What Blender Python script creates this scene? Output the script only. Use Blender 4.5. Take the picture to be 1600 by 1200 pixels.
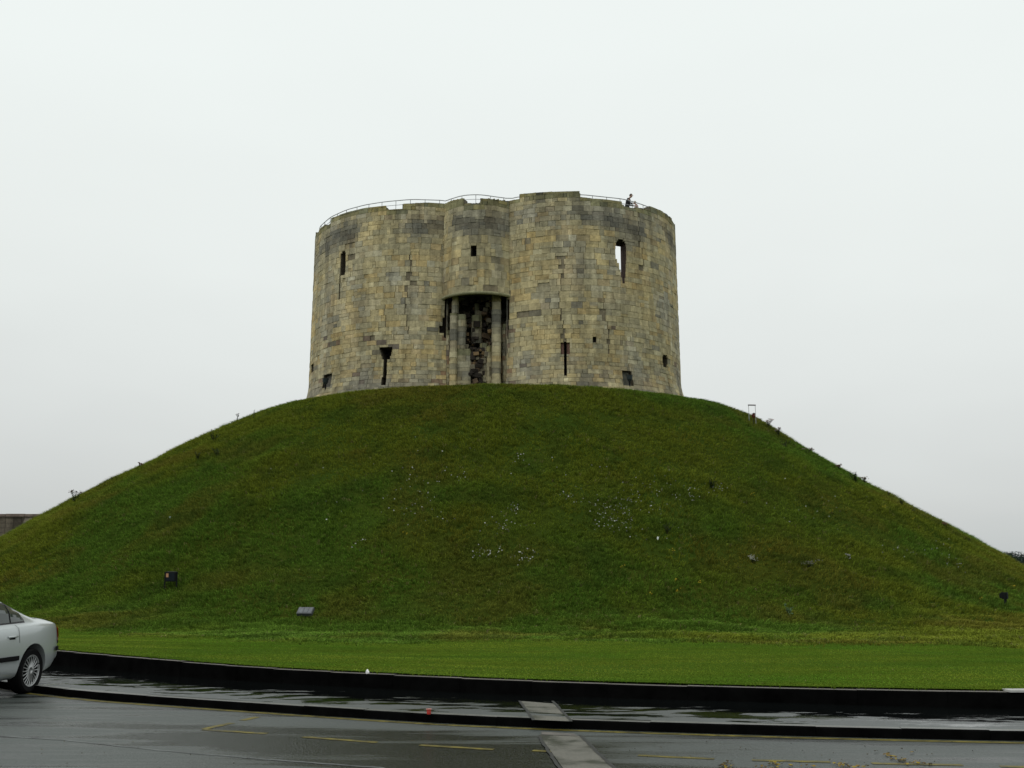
import bpy, math, random
import numpy as np
from mathutils import Vector, Matrix

for o in list(bpy.data.objects): bpy.data.objects.remove(o)
S = bpy.context.scene
COL = S.collection
R = math.radians
random.seed(7); RNG = np.random.default_rng(7)

# ------------------------------------------------------------------ camera
F = 1600.0; PITCH = R(10.8); CAMH = 1.7          # focal length in photo pixels (photo 1600 wide)
cd = bpy.data.cameras.new('camera'); cam = bpy.data.objects.new('camera', cd); COL.objects.link(cam)
cd.sensor_width = 36; cd.lens = 36 * F / 1600; cd.clip_end = 6000; cd.clip_start = .1
cam.location = (0, 0, CAMH); cam.rotation_euler = (R(90) + PITCH, 0, 0)
S.camera = cam

# ------------------------------------------------------------------ overcast sky and weak sun
SUN_EL, SUN_AZ = R(50), R(232)                    # behind the camera, a little to the left
W = bpy.data.worlds.new("World"); S.world = W; W.use_nodes = True
nt = W.node_tree; nt.nodes.clear()
def N(t, ty, **kw):
    n = t.nodes.new(ty)
    for k, v in kw.items(): setattr(n, k, v)
    return n
wo = N(nt, 'ShaderNodeOutputWorld'); bg = N(nt, 'ShaderNodeBackground')
tc = N(nt, 'ShaderNodeTexCoord'); sp = N(nt, 'ShaderNodeSeparateXYZ'); ramp = N(nt, 'ShaderNodeValToRGB')
nt.links.new(tc.outputs['Generated'], sp.inputs[0])
nz = N(nt, 'ShaderNodeTexNoise'); nz.inputs['Scale'].default_value = 1.6; nz.inputs['Detail'].default_value = 4
mp = N(nt, 'ShaderNodeMapping'); mp.inputs['Scale'].default_value = (1, 1, 2.6)
nt.links.new(tc.outputs['Generated'], mp.inputs[0]); nt.links.new(mp.outputs[0], nz.inputs['Vector'])
ma = N(nt, 'ShaderNodeMath', operation='MULTIPLY_ADD'); ma.inputs[1].default_value = .26; ma.inputs[2].default_value = -.12
nt.links.new(nz.outputs['Fac'], ma.inputs[0])
ad = N(nt, 'ShaderNodeMath', operation='ADD'); nt.links.new(sp.outputs['Z'], ad.inputs[0]); nt.links.new(ma.outputs[0], ad.inputs[1])
nt.links.new(ad.outputs[0], ramp.inputs[0])
cr = ramp.color_ramp
cr.elements[0].position = 0.0; cr.elements[0].color = (.50, .535, .535, 1)
cr.elements[1].position = 1.0; cr.elements[1].color = (1.0, 1.03, 1.02, 1)
for p, c in ((.08, (.62, .645, .635)), (.20, (.75, .785, .77)), (.33, (.85, .895, .875)), (.50, (.91, .965, .945))):
    e = cr.elements.new(p); e.color = (*c, 1)
sky = N(nt, 'ShaderNodeTexSky', sky_type='NISHITA'); sky.sun_disc = False
sky.sun_elevation = SUN_EL; sky.sun_rotation = SUN_AZ
hsv = N(nt, 'ShaderNodeHueSaturation'); hsv.inputs['Saturation'].default_value = .15; hsv.inputs['Value'].default_value = .1
nt.links.new(sky.outputs[0], hsv.inputs['Color'])
mx = N(nt, 'ShaderNodeMixRGB'); mx.inputs[0].default_value = .08
nt.links.new(ramp.outputs[0], mx.inputs[1]); nt.links.new(hsv.outputs[0], mx.inputs[2])
nt.links.new(mx.outputs[0], bg.inputs[0]); bg.inputs[1].default_value = 1.0
nt.links.new(bg.outputs[0], wo.inputs[0])
sl = bpy.data.lights.new('sun', 'SUN'); so = bpy.data.objects.new('sun', sl); COL.objects.link(so)
sl.energy = .65; sl.angle = R(25); sl.color = (1, .97, .92)
sd = Vector((math.sin(SUN_AZ) * math.cos(SUN_EL), math.cos(SUN_AZ) * math.cos(SUN_EL), math.sin(SUN_EL)))
so.rotation_euler = sd.to_track_quat('Z', 'Y').to_euler(); so.location = (0, -20, 40)
S.view_settings.view_transform = 'Standard'; S.view_settings.look = 'None'
S.view_settings.exposure = 0; S.view_settings.gamma = 1
S.render.engine = 'CYCLES'

# ------------------------------------------------------------------ photo geometry (measuring helpers)
def proj(x, y, z):
    zz = z - CAMH; d = y * np.cos(PITCH) + zz * np.sin(PITCH); u = -y * np.sin(PITCH) + zz * np.cos(PITCH)
    return 800 + F * x / d, 600 - F * u / d
def ray(px, py):
    a = (px - 800) / F; b = (600 - py) / F
    return np.array([a, np.cos(PITCH) - b * np.sin(PITCH), np.sin(PITCH) + b * np.cos(PITCH)])
def unp(px, py, z=0.0):
    d = ray(px, py); t = (z - CAMH) / d[2]
    return np.array([d[0] * t, d[1] * t])
def zat(px, py, Y):
    d = ray(px, py); return CAMH + d[2] * Y / d[1]

# ------------------------------------------------------------------ mesh helpers
def tag(o, label=None, cat=None, group=None, kind=None):
    if label: o['label'] = label
    if cat: o['category'] = cat
    if group: o['group'] = group
    if kind: o['kind'] = kind
    return o
def empty(name, loc=(0, 0, 0), rz=0):
    o = bpy.data.objects.new(name, None); COL.objects.link(o); o.location = loc; o.rotation_euler = (0, 0, rz)
    o.empty_display_size = .3
    return o
class MB:
    def __init__(s): s.v = []; s.f = []; s.c = []
    def quad(s, pts, c=(1, 1, 1)):
        n = len(s.v); s.v.extend([tuple(p) for p in pts]); s.f.append(tuple(range(n, n + len(pts)))); s.c.append(c)
    def box(s, lo, hi, c=(1, 1, 1), M=None):
        x0, y0, z0 = lo; x1, y1, z1 = hi
        P = [Vector(p) for p in ((x0, y0, z0), (x1, y0, z0), (x1, y1, z0), (x0, y1, z0), (x0, y0, z1), (x1, y0, z1), (x1, y1, z1), (x0, y1, z1))]
        if M is not None: P = [M @ p for p in P]
        n = len(s.v); s.v.extend([tuple(p) for p in P])
        for q in ((3, 2, 1, 0), (4, 5, 6, 7), (0, 1, 5, 4), (1, 2, 6, 5), (2, 3, 7, 6), (3, 0, 4, 7)):
            s.f.append(tuple(n + i for i in q)); s.c.append(c)
    def tube(s, pts, r, c=(1, 1, 1), n=8, cap=True, closed=False):
        pts = [Vector(p) for p in pts]; m = len(pts); b = len(s.v)
        rr = r if isinstance(r, (list, tuple)) else [r] * m
        for i, p in enumerate(pts):
            if closed: t = pts[(i + 1) % m] - pts[i - 1]
            else: t = pts[min(i + 1, m - 1)] - pts[max(i - 1, 0)]
            t.normalize(); up = Vector((0, 0, 1)) if abs(t.z) < .9 else Vector((1, 0, 0))
            a = t.cross(up).normalized(); bb = a.cross(t)
            for k in range(n):
                an = 2 * math.pi * k / n
                s.v.append(tuple(p + (a * math.cos(an) + bb * math.sin(an)) * rr[i]))
        for i in range(m if closed else m - 1):
            j = (i + 1) % m
            for k in range(n):
                l = (k + 1) % n
                s.f.append((b + i * n + k, b + i * n + l, b + j * n + l, b + j * n + k)); s.c.append(c)
        if cap and not closed:
            s.f.append(tuple(b + k for k in range(n))); s.c.append(c)
            s.f.append(tuple(b + (m - 1) * n + k for k in reversed(range(n)))); s.c.append(c)
    def build(s, name, mat, parent=None, smooth=False, bevel=0):
        me = bpy.data.meshes.new(name); me.from_pydata(s.v, [], s.f); me.update()
        a = me.attributes.new('Col', 'FLOAT_COLOR', 'FACE')
        arr = np.ones((len(s.f), 4), np.float32); arr[:, :3] = np.array(s.c, np.float32).reshape(-1, 3)
        a.data.foreach_set('color', arr.ravel())
        me.materials.append(mat)
        if smooth: me.shade_smooth()
        o = bpy.data.objects.new(name, me); COL.objects.link(o)
        if bevel:
            b = o.modifiers.new('bevel', 'BEVEL'); b.width = bevel; b.segments = 2; b.limit_method = 'ANGLE'
        if parent: o.parent = parent
        return o
def np_mesh(name, V, Fc, mat, col=None, parent=None, smooth=False):
    me = bpy.data.meshes.new(name); nv = len(V); nf, k = Fc.shape
    me.vertices.add(nv); me.vertices.foreach_set('co', np.asarray(V, np.float32).ravel())
    me.loops.add(nf * k); me.loops.foreach_set('vertex_index', Fc.astype(np.int32).ravel())
    me.polygons.add(nf); me.polygons.foreach_set('loop_start', np.arange(0, nf * k, k, dtype=np.int32))
    me.polygons.foreach_set('loop_total', np.full(nf, k, np.int32))
    me.update(calc_edges=True)
    if col is not None:
        a = me.attributes.new('Col', 'FLOAT_COLOR', 'FACE'); arr = np.ones((nf, 4), np.float32); arr[:, :3] = col
        a.data.foreach_set('color', arr.ravel())
    me.materials.append(mat)
    if smooth: me.shade_smooth()
    o = bpy.data.objects.new(name, me); COL.objects.link(o)
    if parent: o.parent = parent
    return o
_NG = RNG.random((256, 256))
def vnoise(x, y, sc=1.0, off=0):
    x = np.asarray(x, float) * sc + off * 17.3 + 1000; y = np.asarray(y, float) * sc + off * 9.1 + 1000
    xi = np.floor(x).astype(int); yi = np.floor(y).astype(int); fx = x - xi; fy = y - yi
    fx = fx * fx * (3 - 2 * fx); fy = fy * fy * (3 - 2 * fy)
    g = lambda a, b: _NG[a % 256, b % 256]
    return (g(xi, yi) * (1 - fx) + g(xi + 1, yi) * fx) * (1 - fy) + (g(xi, yi + 1) * (1 - fx) + g(xi + 1, yi + 1) * fx) * fy
def fbm(x, y, sc=1.0, off=0, o=4):
    t = 0; a = .5; n = 0
    for i in range(o): t = t + a * vnoise(x, y, sc * 2 ** i, off + i); n += a; a *= .55
    return t / n

# ------------------------------------------------------------------ materials
def mat(name, base=(.5, .5, .5), rough=.6, metal=0, noise=0.0, nscale=5, bump=0.0, bscale=40, attr=False, spec=.5, coat=0,
        rvar=0.0, twosided=False, trans=0, ramp2=None, coord='Object'):
    m = bpy.data.materials.new(name); m.use_nodes = True; t = m.node_tree; b = t.nodes['Principled BSDF']
    b.inputs['Base Color'].default_value = (*base, 1); b.inputs['Roughness'].default_value = rough
    b.inputs['Metallic'].default_value = metal; b.inputs['Specular IOR Level'].default_value = spec
    b.inputs['Coat Weight'].default_value = coat; b.inputs['Coat Roughness'].default_value = .05
    b.inputs['Transmission Weight'].default_value = trans
    tcn = N(t, 'ShaderNodeTexCoord'); src = None
    if attr:
        a = N(t, 'ShaderNodeAttribute'); a.attribute_name = 'Col'; src = a.outputs['Color']
    if noise > 0 or rvar > 0:
        n = N(t, 'ShaderNodeTexNoise'); n.inputs['Scale'].default_value = nscale; n.inputs['Detail'].default_value = 6; n.inputs['Roughness'].default_value = .65
        t.links.new(tcn.outputs[coord], n.inputs['Vector'])
        if noise > 0:
            mr = N(t, 'ShaderNodeMapRange'); mr.inputs['From Min'].default_value = .3; mr.inputs['From Max'].default_value = .7
            mr.inputs['To Min'].default_value = 1 - noise; mr.inputs['To Max'].default_value = 1 + noise
            t.links.new(n.outputs['Fac'], mr.inputs['Value'])
            vm = N(t, 'ShaderNodeVectorMath', operation='SCALE')
            if src: t.links.new(src, vm.inputs[0])
            else: vm.inputs[0].default_value = base
            t.links.new(mr.outputs[0], vm.inputs['Scale']); src = vm.outputs[0]
        if rvar > 0:
            m2 = N(t, 'ShaderNodeMapRange'); m2.inputs['From Min'].default_value = .3; m2.inputs['From Max'].default_value = .7
            m2.inputs['To Min'].default_value = max(.02, rough - rvar); m2.inputs['To Max'].default_value = min(1, rough + rvar)
            t.links.new(n.outputs['Fac'], m2.inputs['Value']); t.links.new(m2.outputs[0], b.inputs['Roughness'])
    if src: t.links.new(src, b.inputs['Base Color'])
    if bump > 0:
        n = N(t, 'ShaderNodeTexNoise'); n.inputs['Scale'].default_value = bscale; n.inputs['Detail'].default_value = 5
        t.links.new(tcn.outputs[coord], n.inputs['Vector'])
        bp = N(t, 'ShaderNodeBump'); bp.inputs['Strength'].default_value = 1; bp.inputs['Distance'].default_value = bump
        t.links.new(n.outputs['Fac'], bp.inputs['Height']); t.links.new(bp.outputs[0], b.inputs['Normal'])
    return m
M_stone = mat('stone', rough=.9, attr=True, noise=.30, nscale=3.5, bump=.03, bscale=9, spec=.25)
M_dark = mat('sooty_stone', base=(.035, .03, .026), rough=.95, noise=.5, nscale=4, bump=.03, bscale=8, spec=.1)
M_rail = mat('rail_metal', base=(.42, .43, .44), rough=.45, metal=.3, noise=.1)
M_black = mat('black_paint', base=(.008, .009, .010), rough=.8, noise=.2, spec=.15)
M_bluegrey = mat('lamp_glass', base=(.012, .017, .023), rough=.7, noise=.3, spec=.1)
M_grass = mat('grass_blades', rough=.9, attr=True, spec=.0, noise=.12, nscale=2)
M_leaf = mat('leaves', rough=.7, attr=True, spec=.15, noise=.15)
M_bark = mat('bark', base=(.06, .045, .035), rough=.9, noise=.3, bump=.01)

t = M_grass.node_tree; bs_ = t.nodes['Principled BSDF']; tl = N(t, 'ShaderNodeBsdfTranslucent'); ms = N(t, 'ShaderNodeMixShader'); ms.inputs[0].default_value = .35
t.links.new(bs_.inputs['Base Color'].links[0].from_socket, tl.inputs[0]); t.links.new(bs_.outputs[0], ms.inputs[1]); t.links.new(tl.outputs[0], ms.inputs[2]); t.links.new(ms.outputs[0], t.nodes['Material Output'].inputs[0])
# long vertical water stains down the masonry
t = M_stone.node_tree; bs_ = t.nodes['Principled BSDF']; src_ = bs_.inputs['Base Color'].links[0].from_socket
g_ = N(t, 'ShaderNodeNewGeometry'); mp_ = N(t, 'ShaderNodeMapping'); mp_.inputs['Scale'].default_value = (1.3, 1.3, .16); n_ = N(t, 'ShaderNodeTexNoise'); n_.inputs['Scale'].default_value = 1.0; n_.inputs['Detail'].default_value = 6; n_.inputs['Roughness'].default_value = .65
t.links.new(g_.outputs['Position'], mp_.inputs[0]); t.links.new(mp_.outputs[0], n_.inputs['Vector'])
r_ = N(t, 'ShaderNodeMapRange'); r_.inputs['From Min'].default_value = .38; r_.inputs['From Max'].default_value = .58; r_.inputs['To Min'].default_value = .66; r_.inputs['To Max'].default_value = 1.06
t.links.new(n_.outputs['Fac'], r_.inputs[0]); v_ = N(t, 'ShaderNodeVectorMath', operation='SCALE'); t.links.new(src_, v_.inputs[0]); t.links.new(r_.outputs[0], v_.inputs['Scale']); t.links.new(v_.outputs[0], bs_.inputs['Base Color'])
# ------------------------------------------------------------------ ground plan: kerb and wall lines measured from the photo
def curve(px, z, ext=True, n=260):
    zs = z if hasattr(z, '__len__') else [z] * len(px)
    P = np.array([unp(a, b, c) for (a, b), c in zip(px, zs)])
    if ext:
        d0 = P[0] - P[1]; d0 /= np.linalg.norm(d0)
        d1 = P[-1] - P[-2]; d1 /= np.linalg.norm(d1); d1 = np.array([.998, -.06])
        P = np.vstack([P[0] + d0 * 70, P[0] + d0 * 30, P[0] + d0 * 8, P, P[-1] + d1 * 8, P[-1] + d1 * 30, P[-1] + d1 * 60])
    # smooth by resampling in x with a moving average
    xs = np.concatenate([np.linspace(P[0, 0], P[3, 0], 30)[:-1], np.linspace(P[3, 0], P[-4, 0], n - 60), np.linspace(P[-4, 0], P[-1, 0], 31)[1:]])
    ys = np.interp(xs, P[:, 0], P[:, 1])
    xe = np.linspace(-1.2, 1.2, 9)
    ys = np.mean([np.interp(xs + e, P[:, 0], P[:, 1]) for e in xe], axis=0)
    return np.c_[xs, ys]
KZ = .10
c_wall = curve([(95, 1040), (400, 1067), (800, 1085), (1200, 1098.7), (1600, 1107.5)], KZ)
c_kerb = curve([(0, 1070), (60, 1079.5), (200, 1092), (400, 1104.5), (600, 1119), (800, 1129), (1200, 1142), (1600, 1151)], .05)
YW = lambda x: np.interp(x, c_wall[:, 0], c_wall[:, 1])
YK = lambda x: np.interp(x, c_kerb[:, 0], c_kerb[:, 1])
ZL = lambda x: np.interp(x, [-9, 0, 6.5], [.36, .28, .29])       # top of the low retaining wall

MC = np.array([-1.618, 74.16]); ZTOP = 12.72; RT = 17.45; SLP = .622; RF = 37.85; WT = .8; WF = 1.5
def softp(t, w): return w * np.logaddexp(0, t / w)
def hmound(x, y):
    x = np.asarray(x, float); y = np.asarray(y, float)
    r0 = np.hypot(x - MC[0], y - MC[1]); k = np.clip((26 - r0) / 8, 0, 1)
    cx = MC[0] + k * 1.1; r = np.hypot(x - cx, y - MC[1])
    th = np.arctan2(x - MC[0], MC[1] - y)
    z = ZTOP - SLP * (softp(r - RT, WT) - softp(r - RF, WF))
    z = z + np.clip((r - 17) / 4, 0, 1) * (fbm(x, y, .16, 3) - .5) * .9 * np.clip((44 - r) / 6, 0, 1)
    z = z + np.clip((r - 16) / 3, 0, 1) * (fbm(x, y, .9, 5) - .5) * .18 * np.clip((45 - r) / 4, 0, 1)
    return z
def hground(x, y):
    d = np.clip(np.asarray(y) - YW(x), 0, None) * .9
    return hmound(x, y) * 1.0 + ZL(x) * np.exp(-d / 4.5) + (fbm(x, y, .25, 8) - .5) * .10 * np.clip(d / 3, 0, 1)
# boundary between rough and mown grass
bpx = [(60, 982), (150, 990), (300, 997), (430, 1002), (560, 1006), (650, 1005), (740, 1001), (820, 1000), (900, 1001), (1000, 1004), (1100, 1003), (1250, 1007), (1400, 1006), (1600, 1014)]
bw = np.array([unp(a, b, .05) for a, b in bpx]); bth = np.arctan2(bw[:, 0] - MC[0], MC[1] - bw[:, 1]); brr = np.hypot(bw[:, 0] - MC[0], bw[:, 1] - MC[1])
def rb(th):
    v = np.interp(th, np.concatenate([[-math.pi, -.9], bth, [.9, math.pi]]), np.concatenate([[44, 43], brr, [48, 44]]))
    return v + (fbm(th * 40, th * 0, 1.0, 77) - .5) * 2.2
THM = 1.08
thA = np.concatenate([np.linspace(-math.pi, -THM, 120)[:-1], np.linspace(-THM, THM, 520), np.linspace(THM, math.pi, 120)[1:]])
def ring_mesh(name, th, r_in, r_out, nr, matl, closed, power=1.0):
    t = np.linspace(0, 1, nr) ** power
    Rg = r_in[:, None] + (r_out - r_in)[:, None] * t[None]
    X = MC[0] + Rg * np.sin(th)[:, None]; Y = MC[1] - Rg * np.cos(th)[:, None]
    Z = hground(X, Y)
    V = np.stack([X, Y, Z], -1).reshape(-1, 3); n = len(th)
    i, j = np.meshgrid(np.arange(n - 1), np.arange(nr - 1), indexing='ij')
    a = i * nr + j; Fq = np.stack([a, a + 1, a + nr + 1, a + nr], -1).reshape(-1, 4)
    return np_mesh(name, V, Fq, matl, smooth=True)
def grass_mat(name, c1, c2, c3, sc, bump, streak=(1, 1, 1)):
    m = bpy.data.materials.new(name); m.use_nodes = True; t = m.node_tree; b = t.nodes['Principled BSDF']
    g = N(t, 'ShaderNodeNewGeometry'); mpp = N(t, 'ShaderNodeMapping'); mpp.inputs['Scale'].default_value = streak
    t.links.new(g.outputs['Position'], mpp.inputs[0])
    n1 = N(t, 'ShaderNodeTexNoise'); n1.inputs['Scale'].default_value = sc; n1.inputs['Detail'].default_value = 8; n1.inputs['Roughness'].default_value = .7
    n2 = N(t, 'ShaderNodeTexNoise'); n2.inputs['Scale'].default_value = sc * .09; n2.inputs['Detail'].default_value = 5
    n3 = N(t, 'ShaderNodeTexNoise'); n3.inputs['Scale'].default_value = 22; n3.inputs['Detail'].default_value = 4
    for n in (n1, n2, n3): t.links.new(mpp.outputs[0], n.inputs['Vector'])
    r1 = N(t, 'ShaderNodeValToRGB'); r1.color_ramp.elements[0].position = .38; r1.color_ramp.elements[1].position = .62
    r1.color_ramp.elements[0].color = (*c1, 1); r1.color_ramp.elements[1].color = (*c2, 1)
    t.links.new(n1.outputs['Fac'], r1.inputs[0])
    r2 = N(t, 'ShaderNodeValToRGB'); r2.color_ramp.elements[0].position = .42; r2.color_ramp.elements[1].position = .6
    t.links.new(n2.outputs['Fac'], r2.inputs[0])
    mxx = N(t, 'ShaderNodeMixRGB'); t.links.new(r2.outputs[0], mxx.inputs[0]); t.links.new(r1.outputs[0], mxx.inputs[1]); mxx.inputs[2].default_value = (*c3, 1)
    mr = N(t, 'ShaderNodeMapRange'); mr.inputs['From Min'].default_value = .3; mr.inputs['From Max'].default_value = .7; mr.inputs['To Min'].default_value = .75; mr.inputs['To Max'].default_value = 1.25
    t.links.new(n3.outputs['Fac'], mr.inputs[0]); vm = N(t, 'ShaderNodeVectorMath', operation='SCALE')
    t.links.new(mxx.outputs[0], vm.inputs[0]); t.links.new(mr.outputs[0], vm.inputs['Scale']); t.links.new(vm.outputs[0], b.inputs['Base Color'])
    b.inputs['Roughness'].default_value = .9; b.inputs['Specular IOR Level'].default_value = .0
    bp = N(t, 'ShaderNodeBump'); bp.inputs['Distance'].default_value = bump; t.links.new(n3.outputs['Fac'], bp.inputs['Height']); t.links.new(bp.outputs[0], b.inputs['Normal'])
    return m
M_mound = grass_mat('rough_grass_soil', (.032, .042, .006), (.052, .066, .009), (.034, .058, .008), 2.2, .05)
M_lawn = grass_mat('mown_grass', (.042, .085, .008), (.075, .105, .011), (.048, .090, .010), 3.0, .015, (1, 1.6, 1))
M_far = mat('far_ground', base=(.04, .06, .02), rough=.95, noise=.4, nscale=.3)
rbA = rb(thA)
mound = tag(ring_mesh('mound', thA, np.full(len(thA), .5), rbA, 200, M_mound, True), 'steep round grassy mound carrying the stone keep', None, None, 'structure')
# the mown verge reaches from the mound foot to the low wall
thV = np.linspace(-THM, THM, 620)
def lip_r(th):
    out = []
    for a in th:
        t = np.linspace(40, 150, 1101); x = MC[0] + t * math.sin(a); y = MC[1] - t * math.cos(a)
        k = np.argmax(y - YW(x) < .16) if (y - YW(x) < .16).any() else len(t) - 1
        t2 = np.linspace(t[max(k - 1, 0)], t[k], 40); x = MC[0] + t2 * math.sin(a); y = MC[1] - t2 * math.cos(a)
        kk = np.argmax(y - YW(x) < .16); out.append(t2[kk] if (y - YW(x) < .16).any() else t2[-1])
    return np.array(out)
lipR = lip_r(thV)
verge = tag(ring_mesh('mown_verge', thV, rb(thV), lipR, 60, M_lawn, False), None, None, None, 'structure')

g = MB(); g.quad([(-1500, -300, -.06), (1500, -300, -.06), (1500, 2500, -.06), (-1500, 2500, -.06)])
tag(g.build('ground', M_far), kind='structure')

# ------------------------------------------------------------------ road, kerb, pavement, low wall
def wet_mat(name, dark, light, r0, r1, sc=.6, stretch=(1, 1, 1), bump=.004, grit=90, spec=.5, lo=.4, hi=.6):
    m = bpy.data.materials.new(name); m.use_nodes = True; t = m.node_tree; b = t.nodes['Principled BSDF']
    g = N(t, 'ShaderNodeNewGeometry'); mpp = N(t, 'ShaderNodeMapping'); mpp.inputs['Scale'].default_value = stretch; mpp.inputs['Rotation'].default_value = (0, 0, R(18))
    t.links.new(g.outputs['Position'], mpp.inputs[0])
    n1 = N(t, 'ShaderNodeTexNoise'); n1.inputs['Scale'].default_value = sc; n1.inputs['Detail'].default_value = 7; n1.inputs['Roughness'].default_value = .6
    t.links.new(mpp.outputs[0], n1.inputs['Vector'])
    n2 = N(t, 'ShaderNodeTexNoise'); n2.inputs['Scale'].default_value = grit; n2.inputs['Detail'].default_value = 3; t.links.new(g.outputs['Position'], n2.inputs['Vector'])
    rp = N(t, 'ShaderNodeMapRange'); rp.inputs['From Min'].default_value = lo; rp.inputs['From Max'].default_value = hi
    t.links.new(n1.outputs['Fac'], rp.inputs[0])
    mxx = N(t, 'ShaderNodeMixRGB'); mxx.inputs[1].default_value = (*dark, 1); mxx.inputs[2].default_value = (*light, 1); t.links.new(rp.outputs[0], mxx.inputs[0])
    mr = N(t, 'ShaderNodeMapRange'); mr.inputs['From Min'].default_value = .3; mr.inputs['From Max'].default_value = .7; mr.inputs['To Min'].default_value = .6; mr.inputs['To Max'].default_value = 1.4
    t.links.new(n2.outputs['Fac'], mr.inputs[0]); vm = N(t, 'ShaderNodeVectorMath', operation='SCALE')
    t.links.new(mxx.outputs[0], vm.inputs[0]); t.links.new(mr.outputs[0], vm.inputs['Scale']); t.links.new(vm.outputs[0], b.inputs['Base Color'])
    rr = N(t, 'ShaderNodeMapRange'); rr.inputs['To Min'].default_value = r0; rr.inputs['To Max'].default_value = r1
    t.links.new(rp.outputs[0], rr.inputs[0]); t.links.new(rr.outputs[0], b.inputs['Roughness'])
    b.inputs['Specular IOR Level'].default_value = spec
    bp = N(t, 'ShaderNodeBump'); bp.inputs['Distance'].default_value = bump; t.links.new(n2.outputs['Fac'], bp.inputs['Height']); t.links.new(bp.outputs[0], b.inputs['Normal'])
    return m
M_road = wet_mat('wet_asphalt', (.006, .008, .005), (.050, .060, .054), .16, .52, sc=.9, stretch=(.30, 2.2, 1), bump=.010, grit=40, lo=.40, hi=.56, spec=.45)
M_pave = wet_mat('wet_pavement', (.004, .005, .005), (.065, .073, .070), .03, .52, sc=2.2, stretch=(.6, 1.9, 1), bump=.0008, grit=60, lo=.45, hi=.54)
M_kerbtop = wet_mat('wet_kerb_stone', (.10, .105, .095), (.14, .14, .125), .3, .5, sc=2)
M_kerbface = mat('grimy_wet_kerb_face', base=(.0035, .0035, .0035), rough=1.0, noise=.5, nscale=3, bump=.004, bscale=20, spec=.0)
M_conc = wet_mat('wet_concrete', (.045, .048, .036), (.135, .13, .108), .3, .6, sc=2.2, spec=.3, lo=.38, hi=.55)
M_coping = mat('coping_stone', base=(.11, .10, .085), rough=.7, noise=.35, nscale=3, bump=.004, bscale=30)
M_yellow = mat('worn_yellow_paint', base=(.115, .095, .016), rough=.55, noise=.9, nscale=6, rvar=.15, spec=.2)
M_joint = mat('bitumen_joint', base=(.012, .013, .012), rough=.5, noise=.2)

def strip(name, xs, ya, yb, z, m, za=None, kind='structure', label=None):
    V = []; n = len(xs)
    for x, a, b in zip(xs, ya, yb): V += [(x, a, z), (x, b, z)]
    i = np.arange(n - 1) * 2
    return tag(np_mesh(name, np.array(V), np.stack([i, i + 2, i + 3, i + 1], -1), m), label, None, None, kind)
xs = c_wall[:, 0]
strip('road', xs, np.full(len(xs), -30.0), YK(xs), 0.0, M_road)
def pavement():
    nn = 10; V = []; A = []
    for x in xs:
        a, b = YK(x) + .14, YW(x) + .02
        for k in range(nn + 1): V.append((x, a + (b - a) * k / nn, KZ + .006 * math.sin(k * 1.1 + x))); A.append(k / nn)
    i, j = np.meshgrid(np.arange(len(xs) - 1), np.arange(nn), indexing='ij'); q = i * (nn + 1) + j
    o = np_mesh('pavement', np.array(V), np.stack([q, q + nn + 1, q + nn + 2, q + 1], -1).reshape(-1, 4), M_pave, smooth=True)
    at = o.data.attributes.new('across', 'FLOAT', 'POINT'); at.data.foreach_set('value', np.array(A, np.float32)); tag(o, kind='structure')
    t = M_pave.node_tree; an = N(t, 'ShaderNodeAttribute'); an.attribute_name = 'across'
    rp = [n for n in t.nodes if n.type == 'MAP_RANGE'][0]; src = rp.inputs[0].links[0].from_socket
    m1 = N(t, 'ShaderNodeMath', operation='MULTIPLY_ADD'); m1.inputs[1].default_value = -.40; m1.inputs[2].default_value = .105  # wet colour darkens towards the wall, painting in its dark reflection
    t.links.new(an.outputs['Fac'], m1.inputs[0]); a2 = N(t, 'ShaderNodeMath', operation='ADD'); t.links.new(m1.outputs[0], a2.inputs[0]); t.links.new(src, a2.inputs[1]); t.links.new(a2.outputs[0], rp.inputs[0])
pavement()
# mound's reflection painted into the road as a darker, smoother stretch of asphalt
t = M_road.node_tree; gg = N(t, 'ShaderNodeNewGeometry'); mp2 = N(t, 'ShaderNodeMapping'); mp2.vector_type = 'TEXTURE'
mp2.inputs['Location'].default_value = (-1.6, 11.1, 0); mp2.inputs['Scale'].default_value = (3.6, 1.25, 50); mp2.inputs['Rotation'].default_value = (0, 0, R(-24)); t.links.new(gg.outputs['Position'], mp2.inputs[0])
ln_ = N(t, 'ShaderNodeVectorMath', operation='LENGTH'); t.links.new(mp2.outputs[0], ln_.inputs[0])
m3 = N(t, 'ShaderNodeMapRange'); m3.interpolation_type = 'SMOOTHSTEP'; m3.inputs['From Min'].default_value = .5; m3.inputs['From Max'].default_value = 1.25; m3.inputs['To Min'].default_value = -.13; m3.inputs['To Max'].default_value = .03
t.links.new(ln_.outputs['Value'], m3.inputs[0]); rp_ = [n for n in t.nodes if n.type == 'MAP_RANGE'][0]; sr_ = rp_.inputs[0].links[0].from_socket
a3 = N(t, 'ShaderNodeMath', operation='ADD'); t.links.new(m3.outputs[0], a3.inputs[0]); t.links.new(sr_, a3.inputs[1]); t.links.new(a3.outputs[0], rp_.inputs[0])
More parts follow.
